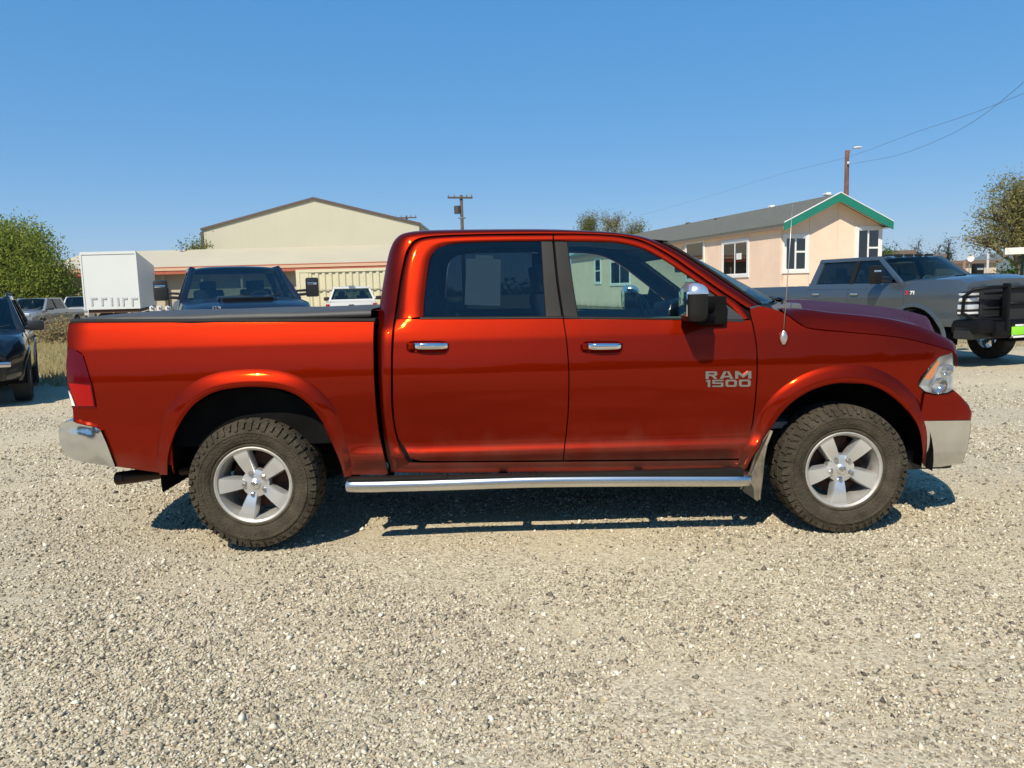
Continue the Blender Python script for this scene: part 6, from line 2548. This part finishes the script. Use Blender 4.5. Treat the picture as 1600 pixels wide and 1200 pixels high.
# ================================================================ trees and grass
def make_tree(name, base, label, cat, blobs, nleaf, leaf, mat, trunk, seed, bark, group=None, twigs=40, hollow=.35, trunk_r=.16, elong=1.0, gravity=0.0):
    """blobs: ellipsoids (x, y, z, rx, ry, rz) around the base"""
    r = np.random.default_rng(seed)
    T = empty(name, base, 0, label, cat, group)
    bl = np.array(blobs, float)
    vol = bl[:, 3] * bl[:, 4] * bl[:, 5]
    idx = r.choice(len(bl), nleaf, p=vol / vol.sum())
    d = r.normal(0, 1, (nleaf, 3))
    d /= np.linalg.norm(d, axis=1)[:, None]
    rad = (hollow + (1 - hollow) * r.random(nleaf)) ** .6
    # ragged outline: each direction has its own reach
    rag = 1 + .22 * np.sin(5 * d[:, 0] + 3 * d[:, 2] + idx) * np.cos(4 * d[:, 1] - 6 * d[:, 2] + 2 * idx)
    P = bl[idx, :3] + d * bl[idx, 3:] * (rad * rag)[:, None]
    # gather leaves into sprays
    spray = r.integers(0, max(8, nleaf // 22), nleaf)
    ctr = P[r.permutation(nleaf)[:spray.max() + 1]]
    P = ctr[spray] * .66 + P * .34 + r.normal(0, .015, P.shape) if True else P
    near = r.random(nleaf) < .62
    P = np.where(near[:, None], ctr[spray] + r.normal(0, 1, P.shape) * leaf * 2.3 * np.array((1, 1, .8)), P)
    a = r.normal(0, 1, (nleaf, 3))
    a[:, 2] -= gravity
    a /= np.linalg.norm(a, axis=1)[:, None]
    b = np.cross(a, r.normal(0, 1, (nleaf, 3)))
    b /= np.linalg.norm(b, axis=1)[:, None]
    s = leaf * (.6 + .8 * r.random(nleaf))
    w = s * .42
    V = np.empty((nleaf, 4, 3))
    V[:, 0] = P - a * (s * elong)[:, None] * .5
    V[:, 1] = P + b * w[:, None] * .5
    V[:, 2] = P + a * (s * elong)[:, None] * .5
    V[:, 3] = P - b * w[:, None] * .5
    me = bpy.data.meshes.new('crown')
    me.vertices.add(nleaf * 4)
    me.vertices.foreach_set('co', V.astype(np.float32).ravel())
    me.loops.add(nleaf * 4)
    me.polygons.add(nleaf)
    me.loops.foreach_set('vertex_index', np.arange(nleaf * 4, dtype=np.int32))
    me.polygons.foreach_set('loop_start', (np.arange(nleaf) * 4).astype(np.int32))
    me.polygons.foreach_set('loop_total', np.full(nleaf, 4, np.int32))
    me.update(calc_edges=True)
    me.materials.append(mat)
    cr = bpy.data.objects.new('crown', me)
    COL.objects.link(cr)
    cr.parent = T
    cr['kind'] = 'stuff'
    # trunk, limbs and twigs
    m = MB()
    zt = trunk
    top = np.array((bl[:, 0].mean() * .3, bl[:, 1].mean() * .3, zt))
    m.tube([(0, 0, -.1), (.04, .02, zt * .5), top], [trunk_r * 1.25, trunk_r, trunk_r * .8], 9)
    for q in bl:
        c = q[:3]
        mid = top * .45 + c * .55 + r.normal(0, .12, 3) * q[3]
        m.tube([top - (0, 0, .1), mid, c + (0, 0, q[5] * .3)], [trunk_r * .6, trunk_r * .38, trunk_r * .16], 6)
        for k in range(max(3, twigs // len(bl))):
            dd = r.normal(0, 1, 3)
            dd[2] = abs(dd[2]) * .8
            dd /= np.linalg.norm(dd)
            e = c + dd * q[3:] * r.uniform(.7, 1.08)
            st = c + (mid - c) * r.random() * .8
            m.tube([st, (st + e) / 2 + r.normal(0, .05, 3) * q[3], e], [trunk_r * .17, trunk_r * .11, trunk_r * .04], 4)
    m.build('trunk', bark, T, True)
    return T


def build_plants():
    bark = pm('grey_brown_bark', (.11, .085, .065), .95, var=.3, vscale=7)
    willow = leaf_mat('willow_leaf', (.13, .185, .032), (.26, .31, .055), (.40, .39, .085))
    olive = leaf_mat('olive_leaf', (.16, .16, .055), (.32, .29, .11), (.40, .33, .15))
    yellowg = leaf_mat('yellow_green_leaf', (.13, .155, .045), (.25, .25, .075), (.31, .27, .09))
    conif = leaf_mat('conifer_needle', (.028, .045, .030), (.055, .075, .045))
    grn = leaf_mat('bush_leaf', (.045, .10, .018), (.11, .19, .03))
    # big leafy tree at the left edge
    b = at(20, 490, 50)
    make_tree('leafy_tree', (b[0], b[1], 0), 'big bushy green tree at the left edge behind the parked cars', 'tree',
              [(-1.6, 0, 5.0, 2.6, 2.2, 2.1), (.6, 0, 4.7, 2.3, 2.0, 1.9), (2.1, -.3, 3.4, 1.7, 1.8, 1.7), (-2.8, 0, 3.3, 2.0, 2.0, 2.0), (0.2, -.6, 2.6, 2.6, 2.0, 1.7), (2.6, 0, 1.7, 1.5, 1.6, 1.5), (-.6, -.5, 1.2, 3.2, 1.8, 1.2), (1.6, .2, 5.6, .8, .8, .9)],
              68000, .18, willow, 1.2, 1, bark, hollow=.12, elong=1.2, gravity=.6)
    b = at(88, 490, 52)
    make_tree('leafy_tree', (b[0], b[1], 0), 'shorter yellowish bush right of the big green tree', 'tree',
              [(0, 0, 2.6, 1.5, 1.3, 1.7), (.6, 0, 1.4, 1.4, 1.2, 1.3), (-1.2, -.2, 1.0, 1.6, 1.2, 1.0)], 16000, .16, yellowg, .8, 2, bark, hollow=.25, elong=1.2)
    # small tree behind the low roof
    b = at(305, 400, 66)
    zt = at(305, 376, 66)[2]
    make_tree('leafy_tree', (b[0], b[1], 0), 'small yellow green tree peeking over the low shop beside the hall', 'tree',
              [(.2, 0, zt - 1.2, 1.0, 1.0, 1.2), (-.5, 0, zt - 1.7, .7, .8, .9)], 2600, .22, yellowg, 4.0, 3, bark)
    # trees over the cab roof
    for (x, ytop, w, mt, n, lab, sd, hl) in ((921, 334, 1.0, yellowg, 2600, 'yellow green tree top showing over the cab roof, leftmost of three', 4, .2),
                                             (958, 331, 1.5, olive, 1300, 'nearly bare greyish tree top between the two yellow green ones', 5, .3),
                                             (992, 345, 1.2, yellowg, 2000, 'low yellow green tree top beside the far end of the house roof', 6, .2)):
        Y = 85
        b = at(x, 400, Y)
        zt = at(x, ytop, Y)[2]
        make_tree('leafy_tree', (b[0], b[1], 0), lab, 'tree',
                  [(-.35 * w, 0, zt - .9, .75 * w, .8, .9), (.45 * w, 0, zt - .7, .7 * w, .7, .75), (0, 0, zt - 2.2, 1.2 * w, 1.1, 1.2)], n * 2, .17, mt, zt - 4, sd, bark, twigs=70, hollow=hl, trunk_r=.14)
    # conifers
    for (x, ytop, w, sd, lab) in ((1432, 373, 1.0, 7, 'dark conifer behind the grey pickup roof, left of two'), (1464, 379, 1.15, 8, 'broad dark conifer right of the first one'), (1480, 372, .5, 9, 'slim pointed dark conifer nearest the hill')):
        Y = 95
        b = at(x, 410, Y)
        zt = at(x, ytop, Y)[2]
        bl = []
        for k in range(7):
            f = k / 6
            bl.append(((.22 * w * (-1) ** k), 0, zt - .3 - f * 4.6, (.22 + 1.5 * f * w), .8 + f, .32))
        make_tree('conifer_tree', (b[0], b[1], 0), lab, 'tree', bl, 4200, .17, conif, zt - 3, sd, bark, twigs=60, hollow=.1, elong=1.4)
    b = at(1386, 400, 70)
    zt = at(1386, 384, 70)[2]
    make_tree('leafy_tree', (b[0], b[1], 0), 'small bright green tree just right of the house corner', 'tree',
              [(0, 0, zt - .9, .8, .8, .8), (-.5, 0, zt - 1.5, .8, .8, .7)], 2000, .2, grn, 1.8, 10, bark)
    # big airy tree at the right edge
    Y = 36
    b = at(1592, 430, Y)
    zt = at(1560, 268, Y)[2]
    make_tree('airy_tree', (b[0], b[1], 0), 'large airy olive brown tree leaning in at the right edge', 'tree',
              [(-.5, 0, zt - 1.1, .9, 1.1, 1.1), (.6, 0, zt - 1.2, 1.1, 1.1, 1.1), (-1.4, 0, zt - 2.0, .9, 1.0, .7), (.2, -.2, zt - 2.3, 1.3, 1.3, 1.0), (-1.9, 0, zt - 3.0, .7, 1.0, .45),
               (-1.0, -.2, zt - 3.2, 1.1, 1.1, .6), (.8, 0, zt - 3.0, 1.4, 1.2, .9), (1.8, 0, zt - 2.0, 1.2, 1.2, 1.3)],
              26000, .105, olive, zt - 4.2, 12, bark, twigs=150, hollow=.2, elong=1.3)
    b = at(1578, 440, 30)
    make_tree('green_bush', (b[0], b[1], 0), 'bright green bush under the carport edge', 'bush',
              [(0, 0, 1.2, .5, .5, .7), (.35, 0, .8, .5, .5, .7), (-.25, 0, .6, .45, .5, .6)], 3500, .13, grn, .5, 13, bark, trunk_r=.05)
    # dry grass on the waste ground at the left, thin tufts to the right
    r = np.random.default_rng(21)
    V, Fc = [], []
    def tufts(n, xr_, yr_, h0):
        for _ in range(n):
            x, y = r.uniform(*xr_), r.uniform(*yr_)
            if y < 9.4 + .12 * x + r.normal(0, .5):
                continue
            for k in range(4):
                h = h0 * r.uniform(.4, 1.3)
                dx, dy = r.normal(0, .35 * h, 2)
                px, py = x + r.normal(0, .05), y + r.normal(0, .05)
                ww = .012
                i = len(V)
                V.extend([(px - ww, py, -.02), (px + ww, py, -.02), (px + dx, py + dy, h)])
                Fc.append((i, i + 1, i + 2))
    tufts(5200, (-17.5, -6.5), (8.0, 22), .13)
    tufts(5200, (-34, -10), (22, 44), .22)
    tufts(2500, (4, 16), (11, 30), .08)
    o = mesh_obj('dry_grass', V, Fc, leaf_mat('dry_grass_blade', (.30, .24, .11), (.46, .38, .20), (.24, .24, .10)))
    tag(o, 'dry tan grass on the waste ground behind the lot', 'grass', kind='stuff')
    # dry brush clumps
    for k, (px_, py_, lab) in enumerate(((78, 520, 'low tan dry brush clump beside the black crossover'), (92, 512, 'low tan dry brush clump just left of the red pickup tail'))):
        q = at(px_, py_, 28 + 5 * k)
        make_tree('dry_brush', (q[0], q[1], 0), lab, 'brush', [(0, 0, .3, .8, .6, .35), (.5, .2, .25, .6, .6, .3)], 1500, .12,
                  leaf_mat('dry_brush_leaf', (.22, .17, .08), (.40, .32, .17)), .15, 30 + k, bark, trunk_r=.02)


def build_treeline():
    r = np.random.default_rng(77)
    n = 15000
    a = r.uniform(-1.25, 1.25, n)
    rad = 190 + 25 * np.sin(7 * a) + r.normal(0, 4, n)
    hmax = 2.2 + .9 * np.sin(23 * a) + .7 * np.sin(61 * a + 1)
    x, y = CAM[0] + rad * np.sin(a), CAM[1] + rad * np.cos(a)
    z = np.abs(r.normal(0, .55, n)).clip(0, 1.25) * hmax
    V, Fc = [], []
    for i in range(n):
        s = r.uniform(.3, .7)
        d1, d2 = r.normal(0, s, 3), r.normal(0, s, 3)
        k = len(V)
        p = np.array((x[i], y[i], z[i]))
        V.extend([p - d1 * .6, p + d2 * .6, p + d1 * .6, p - d2 * .6])
        Fc.append((k, k + 1, k + 2, k + 3))
    o = mesh_obj('distant_trees', V, Fc, leaf_mat('far_leaf', (.06, .08, .035), (.13, .14, .06)))
    tag(o, 'low far-off belt of trees and scrub along the horizon', 'trees', kind='stuff')


def build_scrub_behind():
    """trees across the road behind the photographer, mirrored in the truck's flank"""
    r = np.random.default_rng(91)
    n = 11000
    x = r.uniform(-48, 48, n)
    top = 4.2 + .7 * np.sin(.45 * x) + .5 * np.sin(1.3 * x + 1) + .3 * np.sin(3.1 * x)
    z = r.random(n) ** .8 * top
    y = -33 + 1.2 * np.sin(.8 * x) + r.normal(0, .8, n)
    V, Fc = [], []
    for i in range(n):
        s = r.uniform(.2, .5)
        d1, d2 = r.normal(0, s, 3), r.normal(0, s, 3)
        k = len(V)
        p = np.array((x[i], y[i], z[i]))
        V.extend([p - d1, p + d2 * .7, p + d1, p - d2 * .7])
        Fc.append((k, k + 1, k + 2, k + 3))
    o = mesh_obj('added_reflection_scrub', V, Fc, leaf_mat('scrub_leaf', (.04, .055, .022), (.09, .10, .04)))  # out of view, added to put a dark band in the flank reflection
    tag(o, 'unseen dark scrub belt added for its reflection in the red pickup flank', 'trees', kind='stuff')


def build_haze():
    m, nt, out = new_mat('haze_air')
    v = nd(nt, 'ShaderNodeVolumePrincipled')
    v.inputs['Color'].default_value = (0.86, 0.92, 1.0, 1)
    v.inputs['Density'].default_value = 0.00018
    v.inputs['Anisotropy'].default_value = 0.25
    nt.links.new(v.outputs[0], out.inputs['Volume'])
    o = MB().box((-3050, -3050, -1.2), (3050, 3050, 125)).build('haze', m)
    tag(o, 'thin pale haze that fades the far hill to blue', 'haze', kind='stuff')


def build_hill():
    m = MB()
    rows = []
    for j, (dy, f) in enumerate(((0, 0), (150, .35), (320, .72), (480, .95), (600, 1.0), (800, .8), (1100, 0))):
        row = []
        for px_ in np.linspace(1380, 1800, 42):
            p = at(px_, 440, 2200 + dy)
            h = at(px_, 400, 2200)[2]
            prof = float(np.interp(px_, [1380, 1440, 1484, 1510, 1540, 1600, 1680, 1800], [0, 14, 40, 62, 78, 96, 80, 30]))
            row.append((p[0], p[1], -.4 + f * prof * (1 + .06 * math.sin(px_ * .21 + dy * .01) + .04 * math.sin(px_ * .57))))
        rows.append(row)
    m.grid(rows)
    o = m.build('hill', pm('wooded_hill', (.075, .095, .075), 1.0, col2=(.13, .14, .10), vscale=.02, detail=6), None, True)
    tag(o, 'low wooded hill on the right skyline', 'hill', kind='structure')

build_ground()
build_hill()
build_treeline()
build_scrub_behind()
build_sheds()
build_house()
build_poles()
build_plants()
build_vehicles()
build_truck()
build_stones()
build_haze()
